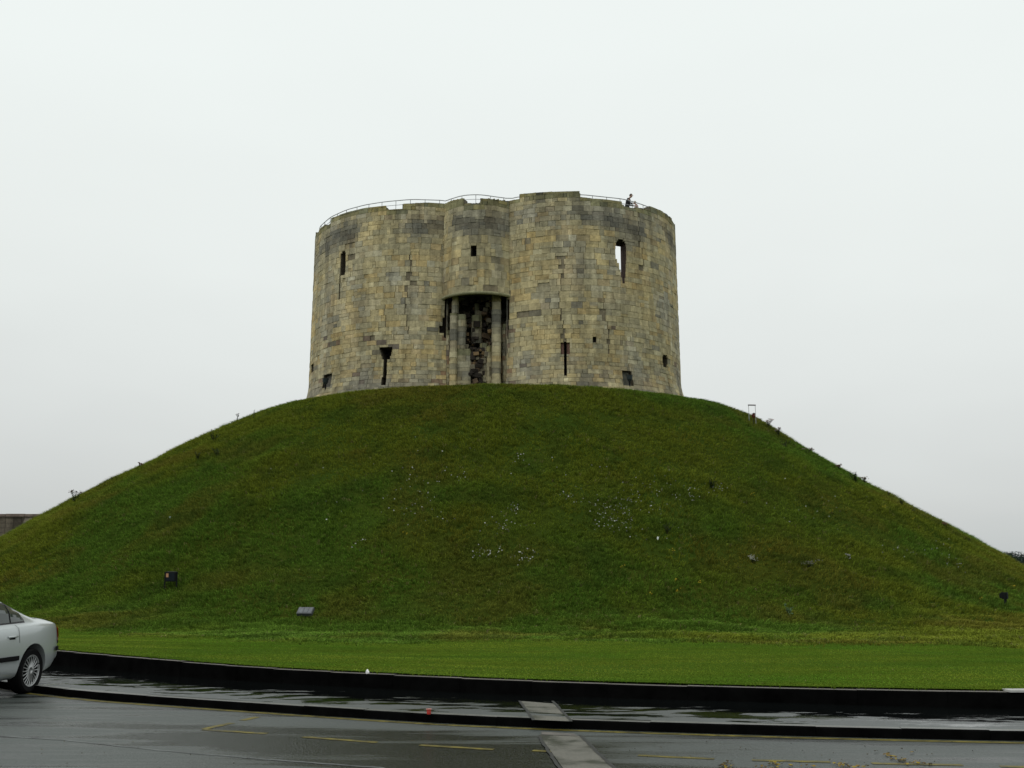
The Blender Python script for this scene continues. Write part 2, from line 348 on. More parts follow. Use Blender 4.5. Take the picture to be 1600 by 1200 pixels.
# kerb: individual stones read as one kerb course
def course(name, yf, z0, zt, depth, ln, m_face, m_top, label=None, kind='structure', gap=.0015, x0=-34, x1=34):
    mb = MB(); x = x0
    while x < x1:
        s = (yf(x + .2) - yf(x)) / .2; dx = ln / math.hypot(1, s); xe = min(x + dx, x1)
        jz = random.uniform(-.004, .004); jy = random.uniform(-.006, .006)
        a = Vector((x, float(yf(x)) + jy)); b = Vector((xe, float(yf(xe)) + jy)); t = (b - a).normalized(); nrm = Vector((-t.y, t.x))
        a = a + t * gap; b = b - t * gap
        zt_ = (zt(x) if callable(zt) else zt) + jz; c = random.uniform(.75, 1.2); e = .015
        A, B = a, b; C, D = b + nrm * depth, a + nrm * depth
        p = lambda q, z: (q.x, q.y, z)
        mb.quad([p(A, z0), p(B, z0), p(B, zt_ - e), p(A, zt_ - e)], (0, c, 0))
        mb.quad([p(A, zt_ - e), p(B, zt_ - e), p(B + nrm * e, zt_), p(A + nrm * e, zt_)], (0, c, 0))
        mb.quad([p(A + nrm * e, zt_), p(B + nrm * e, zt_), p(C, zt_), p(D, zt_)], (1, c, 0))
        mb.quad([p(D, z0), p(A, z0), p(A, zt_ - e), p(D, zt_)], (0, c, 0)); mb.quad([p(B, z0), p(C, z0), p(C, zt_), p(B, zt_ - e)], (0, c, 0))
        mb.quad([p(C, z0), p(D, z0), p(D, zt_), p(C, zt_)], (0, c, 0))
        x = xe
    o = mb.build(name, m_face); o.data.materials.append(m_top)
    for pl, c in zip(o.data.polygons, mb.c): pl.material_index = int(c[0])
    return tag(o, label, None, None, kind)
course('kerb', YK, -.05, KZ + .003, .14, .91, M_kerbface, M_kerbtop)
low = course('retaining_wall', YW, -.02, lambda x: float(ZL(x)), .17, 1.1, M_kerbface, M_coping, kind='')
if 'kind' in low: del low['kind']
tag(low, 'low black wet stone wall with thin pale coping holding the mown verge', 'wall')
# slightly paler newer coping at the right end
mb = MB(); x = 6.3
while x < 12:
    mb.box((x + .01, float(YW(x)) - .02, float(ZL(x)) + .004), (x + .9, float(YW(x)) + .2, float(ZL(x)) + .03)); x += .92
o = mb.build('pale_coping', mat('pale_coping', base=(.38, .38, .36), rough=.6, noise=.15, nscale=4), low); 

def ground_line(pts, w, z, m, name, jitter=.0):
    P = [unp(a, b, z) for a, b in pts]
    # densify
    Q = []
    for a, b in zip(P[:-1], P[1:]):
        k = max(2, int(np.linalg.norm(b - a) / .12))
        for i in range(k): Q.append(a + (b - a) * i / k)
    Q.append(P[-1]); Q = np.array(Q); T = np.gradient(Q, axis=0); T /= np.linalg.norm(T, axis=1)[:, None]; Nn = np.c_[-T[:, 1], T[:, 0]]
    j = 1 + jitter * (RNG.random(len(Q)) - .5)
    A = Q + Nn * (w / 2 * j)[:, None]; B = Q - Nn * (w / 2 * (2 - j))[:, None]
    V = np.zeros((len(Q) * 2, 3)); V[0::2, :2] = A; V[1::2, :2] = B; V[:, 2] = z
    i = np.arange(len(Q) - 1) * 2
    return tag(np_mesh(name, V, np.stack([i, i + 1, i + 3, i + 2], -1), m), None, None, None, 'structure')
# yellow line beside the kerb
xk = np.linspace(-20, 24, 300)
strip('yellow_line', xk, YK(xk) - .20, YK(xk) - .09, .004, M_yellow)
for pts in ([(317, 1140), (417, 1146)], [(475, 1151), (589, 1160)], [(656, 1164), (771, 1171)], [(832, 1172.5), (932, 1178)], [(997, 1180), (1116, 1185.5)],
            [(1175, 1187.5), (1297, 1190.5)], [(1362, 1192.5), (1504, 1195)], [(1562, 1197), (1680, 1200)]):
    ground_line(pts, .09, .004, M_yellow, 'bay_marking', .3)
ground_line([(319, 1139), (362, 1129.5)], .10, .004, M_yellow, 'bay_marking', .3)
ground_line([(378, 1125.5), (402, 1120)], .10, .004, M_yellow, 'bay_marking', .3)
M_seam = mat('pale_road_seam', base=(.075, .082, .078), rough=.6, noise=.8, nscale=3)
ground_line([(-40, 1146), (0, 1150), (100, 1156), (250, 1172), (400, 1185), (600, 1200)], .05, .003, M_seam, 'road_seam', .9)
# concrete strip laid across pavement and road
def patch(name, px, z, m):
    mb = MB(); P = [(*unp(a, b, z), z) for a, b in px]; mb.quad(P); return tag(mb.build(name, m), kind='structure')
patch('concrete_strip', [(831, 1124.5), (891, 1127), (863, 1097), (812, 1095)], KZ + .004, M_conc)
patch('concrete_strip', [(842, 1148), (906, 1150), (966, 1206), (884, 1206)], .005, M_conc)
patch('drain_cover', [(846, 1143), (897, 1146), (903, 1150), (846, 1147.5)], .009, M_coping)
for pts, z in (([(842, 1150), (878, 1206)], .010), ([(906, 1148), (966, 1206)], .010), ([(812, 1095), (834, 1125)], KZ + .008), ([(864, 1095), (893, 1127)], KZ + .008)):
    ground_line(pts, .035, z, M_joint, 'road_joint', .8)

# ------------------------------------------------------------------ the quatrefoil keep
TC = np.array([-.5, 73.0]); ROT = R(8.5); LA = 5.24; LR = 7.14
def wdir(phi):                      # phi measured from the crevice that faces the camera, growing to the right of the photo
    a = phi - ROT
    return np.array([np.sin(a), -np.cos(a)])
def rcont(phi, rad, core=0):
    phi = np.asarray(phi, float); out = np.full(phi.shape, core, float)
    for k in range(4):
        d = LA * math.sqrt(2); be = phi - (math.pi / 4 + k * math.pi / 2); be = (be + math.pi) % (2 * math.pi) - math.pi
        disc = rad ** 2 - (d * np.sin(be)) ** 2
        v = np.where((disc > 0) & (np.cos(be) > 0), d * np.cos(be) + np.sqrt(np.clip(disc, 0, None)), 0)
        out = np.maximum(out, v)
    return out
class Path:
    def __init__(s, P, closed):
        s.P = P; s.closed = closed
        T = np.gradient(P, axis=0)
        if closed: T[0] = P[1] - P[-2]; T[-1] = T[0]
        T /= np.linalg.norm(T, axis=1)[:, None]; s.N = np.c_[T[:, 1], -T[:, 0]]
        s.S = np.concatenate([[0], np.cumsum(np.linalg.norm(np.diff(P, axis=0), axis=1))]); s.L = s.S[-1]
    def at(s, t, off=0.0):
        x = np.interp(t, s.S, s.P[:, 0]); y = np.interp(t, s.S, s.P[:, 1])
        nx = np.interp(t, s.S, s.N[:, 0]); ny = np.interp(t, s.S, s.N[:, 1])
        return x + nx * off, y + ny * off
phis = np.linspace(-math.pi, math.pi, 2881)
ro = rcont(phis, LR)
OUT = Path(np.stack([TC[0] + ro * np.sin(phis - ROT), TC[1] - ro * np.cos(phis - ROT)], -1), True)
Z0 = 11.9
def batter(z): return .46 * np.clip((14.35 - z) / 1.9, 0, 1) ** 1.6 + .006 * (24 - z)
topline = [(494, 369), (499, 359), (507, 351), (508, 354), (516, 350), (517.5, 341), (542, 331.6), (570, 325), (602, 321.5), (604, 328), (629, 326.5), (630, 318.5), (643, 318),
           (667.5, 316.6), (695.6, 318.4), (705, 314), (724, 310), (725, 318), (750, 318), (752, 310), (780, 313), (792, 314.7), (812, 311), (813, 303.4), (845.6, 300.6), (878, 299.4), (905.6, 298.7),
           (907.5, 308), (924, 310), (926, 314.5), (929, 310.5), (949, 312), (971, 315), (974, 322), (986, 325), (990, 325.5), (1001, 325), (1014, 328), (1016, 322.5), (1033, 329), (1048, 340), (1056.5, 355)]
tlx = np.array([p[0] for p in topline]); tly = np.array([p[1] for p in topline])
pxO, _ = proj(OUT.P[:, 0], OUT.P[:, 1], 23.4)
vis = (OUT.N[:, 1] < -.12) & (abs(phis) < 1.57)
ztO = np.full(len(phis), 23.9)
for i in np.where(vis)[0]:
    z = zat(pxO[i], np.interp(pxO[i], tlx, tly), OUT.P[i, 1]); ztO[i] = z
zmed = float(np.median(ztO[vis])); print('top z', zmed, ztO[vis].min(), ztO[vis].max(), 'px range', pxO[vis].min(), pxO[vis].max())
ztO = np.where(vis, np.clip(ztO, zmed - .7, zmed + .8), zmed)
nb = np.where(~vis)[0]
for i in nb: ztO[i] = zmed + (.35 if int(OUT.S[i] / 1.9) % 4 == 0 else 0)
# turret
def tur_path(ext=0.0):
    cs = np.array([-2.05, 2.05]); rad0 = LA + math.sqrt(LR ** 2 - (LA - 2.05) ** 2) + .06
    u = np.linspace(-2.05 - ext, 2.05 + ext, 161); sag = 1.05
    Rr = (2.05 ** 2 + sag ** 2) / (2 * sag); d = rad0 - (Rr - sag) + np.sqrt(np.clip(Rr ** 2 - u ** 2, 0, None))
    ux, uy = wdir(0); rx, ry = math.cos(-ROT), math.sin(-ROT)
    return np.stack([TC[0] + ux * d + rx * u, TC[1] + uy * d + ry * u], -1)
TUR = Path(tur_path(), False)
pxT, _ = proj(TUR.P[:, 0], TUR.P[:, 1], 23.4); print('turret px', pxT.min(), pxT.max())
ztT = np.array([zat(p, np.interp(p, tlx, tly), y) for p, y in zip(pxT, TUR.P[:, 1])])
ZTB = float(zat(745, 458, TUR.P[80, 1])); print('turret bottom', ZTB, 'top', ztT.min(), ztT.max())

def to_sz(path, px, py, off=0):
    """where a photo pixel falls on the masonry face: arc length and height"""
    z = 18.0
    for _ in range(4):
        qx, _q = proj(path.P[:, 0], path.P[:, 1], z)
        ok = (path.N[:, 1] < -.03) if path.closed else np.ones(len(qx), bool)
        if path.closed: ok &= abs(phis) < 1.57
        d = np.where(ok, abs(qx - px), 1e9); i = int(np.argmin(d)); z = zat(px, py, path.P[i, 1])
    return float(path.S[i]), float(z)
def holes(path, *rects):
    xm = sum(r[0] + r[1] for r in rects) / (2 * len(rects)); ym = rects[0][2]
    sc, _ = to_sz(path, xm, ym); Y = float(path.at(sc)[1]) ; out = []
    for x0, x1, y0, y1 in rects:
        s0 = to_sz(path, x0, ym)[0]; s1 = to_sz(path, x1, ym)[0]
        out.append((min(s0, s1), max(s0, s1), float(zat(xm, y1, Y)), float(zat(xm, y0, Y))))
    return out
H_left = holes(OUT, (533, 541, 396, 431), (535, 540, 393, 396), (532.6, 534.6, 431, 468))
H_win = holes(OUT, (965, 973, 374.5, 377), (963, 975.5, 377, 380), (961.5, 977, 380, 384), (960.5, 977.5, 384, 406), (963, 977, 406, 412), (966, 976.5, 412, 422), (968, 975.5, 422, 434), (970, 974, 434, 443))
H_lowl = holes(OUT, (594, 614, 543, 547), (595.5, 613, 547, 551), (597, 612, 551, 557), (598.5, 611, 557, 562), (600.5, 606, 562, 590), (599, 606, 590, 603))
H_lowr = holes(OUT, (881.5, 885, 534, 588))
H_niche = holes(OUT, (876, 881.5, 536, 554)) + holes(OUT, (885, 890, 536, 554))
H_loop = holes(OUT, (1032.5, 1041, 558, 569), (1034, 1040, 555, 558), (1033.5, 1039.5, 569, 574))
H_edge = holes(OUT, (488.6, 492.5, 569, 582))
H_fl = holes(OUT, (508, 521, 585, 606))
H_fr = holes(OUT, (970, 985, 580, 604))
H_put = holes(OUT, (925.5, 931.5, 527, 536))
H_tsq = holes(TUR, (736, 744.5, 384, 401))
recL = float(to_sz(OUT, 697.5, 500)[0]); recR = float(to_sz(OUT, 794, 500)[0]); print('recess s', recL, recR)
H_rec = [(recL, recR, 11.0, ZTB + .1)]
H_brk = holes(OUT, (691, 697.4, 497, 510), (686, 697.4, 510, 521), (693, 697.4, 521, 528), (694, 697.4, 466, 497)), holes(OUT, (794.1, 797, 468, 500), (794.1, 796, 500, 530))
ALLH = H_rec + H_brk[0] + H_brk[1] + H_left + H_win + H_lowl + H_lowr + H_niche + H_loop + H_edge + H_fl + H_fr + H_put

def subtract(rect, holes):
    out = [rect]
    for h in holes:
        nx = []
        for (a, b, c, d) in out:
            if b <= h[0] or a >= h[1] or d <= h[2] or c >= h[3]: nx.append((a, b, c, d)); continue
            if a < h[0]: nx.append((a, h[0], c, d))
            if b > h[1]: nx.append((h[1], b, c, d))
            m0, m1 = max(a, h[0]), min(b, h[1])
            if c < h[2]: nx.append((m0, m1, c, h[2]))
            if d > h[3]: nx.append((m0, m1, h[3], d))
        out = nx
    return out
PAL = [((.37, .325, .215), 30), ((.33, .30, .215), 24), ((.29, .275, .215), 18), ((.40, .33, .19), 12), ((.36, .265, .13), 6), ((.20, .195, .16), 5), ((.30, .215, .12), 3), ((.42, .40, .31), 7)]
PW = np.cumsum([w for _, w in PAL]) / sum(w for _, w in PAL)
def stone_col(s, z, zt, dark=0.0, x=None):
    c = np.array(PAL[int(np.searchsorted(PW, random.random()))][0])
    oc = max(0, min(1, (float(fbm(s * 1.0, z * 1.6, .8, 33)) - .53) * 9)) * random.uniform(.2, 1)
    c = .55 * c + .45 * np.array((.385, .345, .222)); c = c * (1 - .55 * oc) + np.array((.40, .295, .13)) * .55 * oc; c = c * random.uniform(.84, 1.16) * 1.24 * np.array([1.02, .985, .845])
    n = float(fbm(s, z, .35, 11)); n2 = float(fbm(s, z * .6, .9, 21))
    # weathering band under the parapet (black crust), greyer low courses
    band = math.exp(-((zt - z - 1.5) / .8) ** 2) * max(0, min(1, (n - .36) * 6)) * .95
    low = max(0, min(1, (15.3 - z) / 2.0)) * max(0, min(1, (n2 - .38) * 5)) * .62
    g = c.mean() * np.array([.95, .98, .92])
    if dark == 0 and random.random() < .045: dark = random.uniform(.2, .8)
    if dark > .3 and z < 17 and random.random() < .35: c = np.array((.34, .20, .09)) * random.uniform(.8, 1.2)
    k = max(band, low, dark); c = c * (1 - .6 * k) + g * .6 * k; c = c * (1 - .62 * k)
    grey = max(0, min(1, (n2 - .5) * 3)) * .55; c = c * (1 - grey) + c.mean() * np.array([1, 1.0, .9]) * grey
    if zt - z < .35: c = c * .62 * np.array([.95, 1.02, .9])
    return tuple(np.clip(c * .98, .01, .62))
def blocks(mb, path, s0, s1, z0, ztop, holes, boff, lmin=.26, lmax=.86, hmin=.23, hmax=.37, dark=None, cracks=(), ztmax=None, seg=.45):
    z = z0; row = 0
    ztmax = ztmax or 26
    while z < ztmax:
        big = 1.15 if 17 < z < 22.6 else (.8 if z < 15.2 else 1.0)
        h = random.uniform(hmin, hmax) * big; s = s0 - random.random() * .5
        while s < s1:
            l = random.uniform(lmin, lmax) * (1.05 if big > 1 else .9)
            if random.random() < .14: l *= .5
            a, b = max(s, s0), min(s + l, s1); s += l
            for cs, cz0, cz1 in cracks:
                if cz0 < z < cz1:
                    cc = cs + math.sin(z * 1.3) * .16 + (.05 if row % 2 else -.03)
                    if a < cc < b:
                        if cc - a > b - cc: b = cc - .020; s = cc + .020
                        else: a = cc + .020
            if b - a < .06: continue
            # some stones are two thin courses
            parts = [(a, b, z, z + h)]
            if h > .36 and random.random() < .14:
                m = z + h * random.uniform(.4, .6); parts = [(a, b, z, m), (a, b, m, z + h)]
            for p in parts:
                # step the parapet where the top line steps
                segs = [p]
                zt0, zt1 = ztop(p[0]), ztop(p[1])
                if abs(zt0 - zt1) > .12 and p[3] > min(zt0, zt1):
                    k = max(2, int((p[1] - p[0]) / .08)); e = np.linspace(p[0], p[1], k + 1)
                    segs = [(e[i], e[i + 1], p[2], p[3]) for i in range(k)]
                    # merge cells of near equal top
                    mg = [segs[0]]
                    for q in segs[1:]:
                        if abs(ztop((q[0] + q[1]) / 2) - ztop((mg[-1][0] + mg[-1][1]) / 2)) < .1: mg[-1] = (mg[-1][0], q[1], q[2], q[3])
                        else: mg.append(q)
                    segs = mg
                for q in segs:
                    zt = ztop((q[0] + q[1]) / 2)
                    if q[2] > zt - .06: continue
                    q = (q[0], q[1], q[2], min(q[3], zt))
                    dk = dark((q[0] + q[1]) / 2, (q[2] + q[3]) / 2) if dark else 0
                    col = stone_col((q[0] + q[1]) / 2, (q[2] + q[3]) / 2, zt, dk)
                    pr = random.uniform(.0, .03) - (.05 if random.random() < .008 else 0)
                    g1 = random.choice([.003, .004, .006, .007, .010, .024]); g2 = random.choice([.002, .003, .005, .010])
                    for (A, B, C, D) in subtract(q, holes):
                        if B - A < .03 or D - C < .03: continue
                        nseg = max(1, int((B - A) / seg)); ee = np.linspace(A, B, nseg + 1)
                        for i in range(nseg):
                            u0, u1 = ee[i], ee[i + 1]
                            ga = g1 if i == 0 else 0; gb = g1 if i == nseg - 1 else 0
                            def P(t, zz, o):
                                x, y = path.at(t, boff(zz) + o); return (x, y, zz)
                            fr = [P(u0 + ga, C + g2, .04 + pr), P(u1 - gb, C + g2, .04 + pr), P(u1 - gb, D - g2, .04 + pr + random.uniform(-.006, .006)), P(u0 + ga, D - g2, .04 + pr)]
                            bk = [P(u0, C, 0), P(u1, C, 0), P(u1, D, 0), P(u0, D, 0)]
                            n = len(mb.v); mb.v.extend(fr + bk)
                            mb.f += [(n, n + 1, n + 2, n + 3), (n + 4, n + 5, n + 1, n), (n + 3, n + 2, n + 6, n + 7)]; mb.c += [col, tuple(np.array(col) * .9), col]
                            if ga or nseg == 1 or i == 0: mb.f.append((n + 4, n, n + 3, n + 7)); mb.c.append(col)
                            if i == nseg - 1: mb.f.append((n + 1, n + 5, n + 6, n + 2)); mb.c.append(col)
        z += h; row += 1
MORTAR = (.20, .172, .115)
def shell(mb, path, s0, s1, z0, ztop, holes, boff, ds=.16, thick=.42, zin=22.3, parapet=True):
    n = int((s1 - s0) / ds); E = np.linspace(s0, s1, n + 1); prev = None
    levels = [z0] + [l for l in (12.4, 12.8, 13.2, 13.7, 14.35, 16, 18, 20, 22, 30) if l > z0 + .05]
    for i in range(n):
        a, b = E[i], E[i + 1]; zt = ztop((a + b) / 2)
        for c, d in zip(levels[:-1], levels[1:]):
            d = min(d, zt)
            if d <= c: continue
            for (A, B, C, D) in subtract((a, b, c, d), holes):
                pts = [(*path.at(A, boff(C)), C), (*path.at(B, boff(C)), C), (*path.at(B, boff(D)), D), (*path.at(A, boff(D)), D)]
                mb.quad(pts, MORTAR)
        if parapet:
            o0 = boff(zt) + .04; tc = tuple(np.array((.15, .155, .11)) * random.uniform(.8, 1.2))
            P = lambda t, z, o: (*path.at(t, o), z)
            mb.quad([P(a, zt, o0), P(b, zt, o0), P(b, zt, -thick), P(a, zt, -thick)], tc)
            mb.quad([P(b, zin, -thick), P(a, zin, -thick), P(a, zt, -thick), P(b, zt, -thick)], (.22, .2, .15))
            if prev is not None and abs(prev - zt) > .01:
                mb.quad([P(a, min(prev, zt), o0), P(a, min(prev, zt), -thick), P(a, max(prev, zt), -thick), P(a, max(prev, zt), o0)], (.22, .2, .15))
            prev = zt
tower = empty('stone_keep', (TC[0], TC[1], ZTOP - .3))
tag(tower, 'round lobed medieval stone keep, roofless, standing on top of the mound', 'castle tower')
class Loc:       # meshes below are written in world coordinates; parent keeps them there
    pass
def adopt(o, parent):
    o.parent = parent; o.matrix_parent_inverse = Matrix.Translation(-Vector(parent.location)); return o
sA = float(np.interp(-R(2.2), phis, OUT.S)); 
ztf = lambda s: float(np.interp(s, OUT.S, ztO))
crk_s, _ = to_sz(OUT, 878, 500); crk2, _ = to_sz(OUT, 607, 400); crk3, _ = to_sz(OUT, 946, 450); crk4, _ = to_sz(OUT, 1000, 360); crk5, _ = to_sz(OUT, 1042, 590); crk6, _ = to_sz(OUT, 637, 500)
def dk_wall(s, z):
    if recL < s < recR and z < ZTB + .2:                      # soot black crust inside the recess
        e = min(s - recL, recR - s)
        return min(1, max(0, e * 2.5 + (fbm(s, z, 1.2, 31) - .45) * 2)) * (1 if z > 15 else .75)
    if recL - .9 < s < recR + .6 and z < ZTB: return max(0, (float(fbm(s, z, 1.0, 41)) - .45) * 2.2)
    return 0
wm = MB()
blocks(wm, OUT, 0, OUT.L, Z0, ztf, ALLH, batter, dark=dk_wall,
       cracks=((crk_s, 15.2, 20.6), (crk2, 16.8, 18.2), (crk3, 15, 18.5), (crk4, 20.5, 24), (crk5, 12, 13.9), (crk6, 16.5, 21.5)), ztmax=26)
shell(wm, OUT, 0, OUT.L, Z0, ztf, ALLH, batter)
adopt(wm.build('wall', M_stone), tower)
# turret, blind below its curved underside
tm = MB(); ztt = lambda s: float(np.interp(s, TUR.S, ztT))
tb = lambda z: .006 * (24 - z)
blocks(tm, TUR, 0, TUR.L, ZTB, ztt, H_tsq, tb, dark=lambda s, z: 0, ztmax=26, hmin=.3, hmax=.48)
shell(tm, TUR, 0, TUR.L, ZTB, ztt, H_tsq, tb)
# underside
n = 40; E = np.linspace(0, TUR.L, n + 1)
cxy = (TC + wdir(0) * 9.6)
for i in range(n):
    a = TUR.at(E[i], tb(ZTB) + .03); b = TUR.at(E[i + 1], tb(ZTB) + .03)
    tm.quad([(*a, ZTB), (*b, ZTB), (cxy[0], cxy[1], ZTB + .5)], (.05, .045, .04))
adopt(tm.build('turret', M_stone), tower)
lm = MB()                                                      # rounded lip under the turret
lm.tube([(*TUR.at(s, .05), ZTB + .02) for s in np.linspace(0, TUR.L, 40)], .11, (.30, .29, .17), 8)
adopt(lm.build('string_course', M_stone, smooth=True), tower)

# openings
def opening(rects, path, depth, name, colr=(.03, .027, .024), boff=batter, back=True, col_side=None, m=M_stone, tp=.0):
    g = .04; mb = MB()
    s0 = min(r[0] for r in rects); s1 = max(r[1] for r in rects); z0 = min(r[2] for r in rects); z1 = max(r[3] for r in rects)
    es = sorted({r[0] for r in rects} | {r[1] for r in rects}); ez = sorted({r[2] for r in rects} | {r[3] for r in rects})
    inside = lambda a, b: any(r[0] <= a <= r[1] and r[2] <= b <= r[3] for r in rects)
    P = lambda t, z, o: (*path.at(t, boff(z) + o), z)
    cs = col_side or (.10, .085, .06)
    for i in range(len(es) - 1):
        for j in range(len(ez) - 1):
            a, b, c, d = es[i], es[i + 1], ez[j], ez[j + 1]; ms, mz = (a + b) / 2, (c + d) / 2
            if not inside(ms, mz): continue
            e = 1e-3
            if not inside(a - e, mz): mb.quad([P(a, c, 0), P(a, c, -depth), P(a, d, -depth), P(a, d, 0)], cs)
            if not inside(b + e, mz): mb.quad([P(b, c, -depth), P(b, c, 0), P(b, d, 0), P(b, d, -depth)], cs)
            if not inside(ms, c - e): mb.quad([P(a, c, 0), P(b, c, 0), P(b, c, -depth), P(a, c, -depth)], cs)
            if not inside(ms, d + e): mb.quad([P(a, d, 0), P(a, d, -depth), P(b, d, -depth), P(b, d, 0)], cs)
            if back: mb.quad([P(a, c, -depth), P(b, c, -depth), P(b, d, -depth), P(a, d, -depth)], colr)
    return adopt(mb.build(name, m), tower)
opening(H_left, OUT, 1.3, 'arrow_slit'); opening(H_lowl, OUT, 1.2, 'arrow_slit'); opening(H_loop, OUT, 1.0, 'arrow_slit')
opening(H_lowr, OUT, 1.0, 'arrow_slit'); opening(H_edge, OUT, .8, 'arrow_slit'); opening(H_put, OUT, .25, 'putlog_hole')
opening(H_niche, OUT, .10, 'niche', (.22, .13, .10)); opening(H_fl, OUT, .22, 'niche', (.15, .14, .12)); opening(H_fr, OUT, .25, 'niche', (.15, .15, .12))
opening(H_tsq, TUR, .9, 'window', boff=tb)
# the window that shows sky: splayed passage through the wall
def rin(phi): return rcont(phi, LR - 1.6, 6.4)
ri = rin(phis); INP = np.stack([TC[0] + ri * np.sin(phis - ROT), TC[1] - ri * np.cos(phis - ROT)], -1)
w0 = min(r[0] for r in H_win); w1 = max(r[1] for r in H_win); wz0 = min(r[2] for r in H_win); wz1 = max(r[3] for r in H_win)
ph0 = float(np.interp(w0, OUT.S, phis)); ph1 = float(np.interp(w1, OUT.S, phis))
# inner opening spans these polar angles (measured at the inner face)
def inner_idx(x, y):
    d = (INP[:, 0] - x) ** 2 + (INP[:, 1] - y) ** 2; return int(np.argmin(d))
xa, ya = OUT.at(w0, -1.6); xb, yb = OUT.at(w1, -1.6)
tt = OUT.at(w1); ta = OUT.at(w0); tv = np.array(tt) - np.array(ta); tv /= np.linalg.norm(tv)
i0 = inner_idx(xa - tv[0] * .25, ya - tv[1] * .25); i1 = inner_idx(xb + tv[0] * .66, yb + tv[1] * .66)
iz0, iz1 = wz0 - .15, wz1 + .18
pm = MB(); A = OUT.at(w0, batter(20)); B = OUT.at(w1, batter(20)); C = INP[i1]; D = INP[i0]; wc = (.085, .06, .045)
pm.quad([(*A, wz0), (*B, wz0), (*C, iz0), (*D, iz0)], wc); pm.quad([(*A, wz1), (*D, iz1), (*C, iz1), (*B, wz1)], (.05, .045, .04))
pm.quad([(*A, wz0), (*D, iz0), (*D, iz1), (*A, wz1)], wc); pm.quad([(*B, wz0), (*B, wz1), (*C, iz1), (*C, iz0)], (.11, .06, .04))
adopt(pm.build('window', M_stone), tower)
# inner wall and wall walk
ZW = zmed - 1.55; print('ZW', ZW)
im = MB(); step = 8
idx = list(range(0, len(phis), step))
brk = sorted(set(idx + [i0, i1]))
for a, b in zip(brk[:-1], brk[1:]):
    lv = [Z0, iz0, iz1, ZW]
    for c, d in zip(lv[:-1], lv[1:]):
        if i0 <= a and b <= i1 and c == iz0: continue
        im.quad([(*INP[b], c), (*INP[a], c), (*INP[a], d), (*INP[b], d)], tuple(np.array((.30, .27, .2)) * random.uniform(.85, 1.1)))
adopt(im.build('inner_wall', M_stone), tower)
km = MB()
for a, b in zip(idx[:-1], idx[1:]):
    oa = OUT.at(OUT.S[a], -.40); ob = OUT.at(OUT.S[b], -.40)
    km.quad([(*oa, ZW), (*ob, ZW), (*INP[b], ZW), (*INP[a], ZW)], (.2, .19, .16))
adopt(km.build('wall_walk', M_stone), tower)
# the deep hollow under the turret: two rough cheeks and a sooty back
PL, PR = np.array(OUT.at(recL, .06)), np.array(OUT.at(recR, .06)); bk = wdir(0) * -1
BL, BR = PL + bk * 2.0, PR + bk * 2.0
Qr = []
for p, q in zip((PL, BL, BR), (BL, BR, PR)):
    for k in range(30): Qr.append(p + (q - p) * k / 30)
Qr.append(PR); RP = Path(np.array(Qr)[::1], False)
if RP.N[45, 1] > 0: RP.N = -RP.N
rmb = MB(); z_sp = lambda s_: ZTB + .1
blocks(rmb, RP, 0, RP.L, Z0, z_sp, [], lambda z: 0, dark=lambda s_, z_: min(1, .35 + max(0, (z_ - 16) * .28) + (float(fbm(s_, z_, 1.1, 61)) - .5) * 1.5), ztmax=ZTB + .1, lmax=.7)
shell(rmb, RP, 0, RP.L, Z0, z_sp, [], lambda z: 0, parapet=False)
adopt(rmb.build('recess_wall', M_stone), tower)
# piers in the recess under the turret, built of stones
def pier(pxa, pxb, pya, pyb, rad, name, dk=.0, taper=0.0, lm=(9, 9), dep=.9):
    Y = TC[1] - rad
    xa_, xb_ = (pxa - 800) / F, (pxb - 800) / F
    dA = ray(pxa, (pya + pyb) / 2); dB = ray(pxb, (pya + pyb) / 2)
    a = np.array([dA[0] / dA[1] * Y, Y]); b = np.array([dB[0] / dB[1] * Y, Y])
    zt = zat((pxa + pxb) / 2, pya, Y); zb = zat((pxa + pxb) / 2, pyb, Y)
    c = .1
    P = np.array([a + [0, dep], a + [0, c], a + [c, 0], b + [-c, 0], b + [0, c], b + [0, dep]])
    Q = []
    for p, q in zip(P[:-1], P[1:]):
        for k in range(10): Q.append(p + (q - p) * k / 10)
    Q.append(P[-1]); pth = Path(np.array(Q), False); mb = MB()
    bo = lambda z: taper * max(0, (zt - z)) - .02
    s = dict(ztmax=zt, lmin=lm[0], lmax=lm[1])
    blocks(mb, pth, 0, pth.L, zb, lambda s_: zt, [], bo, dark=lambda s_, z_: dk * max(0, (float(fbm(s_, z_, 1.3, 51)) - .3) * 2.4), seg=.11, hmax=.5, **s)
    shell(mb, pth, 0, pth.L, zb, lambda s_: zt, [], bo, parapet=False)
    mb.quad([(a[0], a[1], zt), (b[0], b[1], zt), (b[0], b[1] + dep, zt), (a[0], a[1] + dep, zt)], (.2, .18, .12))
    return adopt(mb.build(name, M_stone), tower)
pier(703, 713, 489, 620, 11.62, 'pier', .0); pier(707, 715, 459, 489, 11.5, 'pier', .05)
pier(713.4, 727, 491, 545, 11.4, 'pier', .25, lm=(.5, 1.2)); pier(713.4, 735, 545, 620, 11.45, 'pier', .3, lm=(.5, 1.2))
pier(769, 782, 459, 620, 11.75, 'pier', .0); pier(761, 768.6, 540, 620, 11.45, 'pier', .3, lm=(.2, .5))
pier(737, 752, 492, 536, 10.9, 'pier', .5, lm=(.25, .5), dep=1.4); pier(742, 748, 474, 492, 10.7, 'pier', .8, dep=1.3)
pier(750, 761, 536, 620, 11.2, 'pier', .7, lm=(.2, .45)); pier(738, 750, 551, 620, 11.0, 'pier', .9, lm=(.2, .45))
pier(785, 794, 506, 620, 11.4, 'pier', .6, lm=(.15, .4)); pier(697, 703, 516, 620, 11.3, 'pier', .6, lm=(.15, .4))
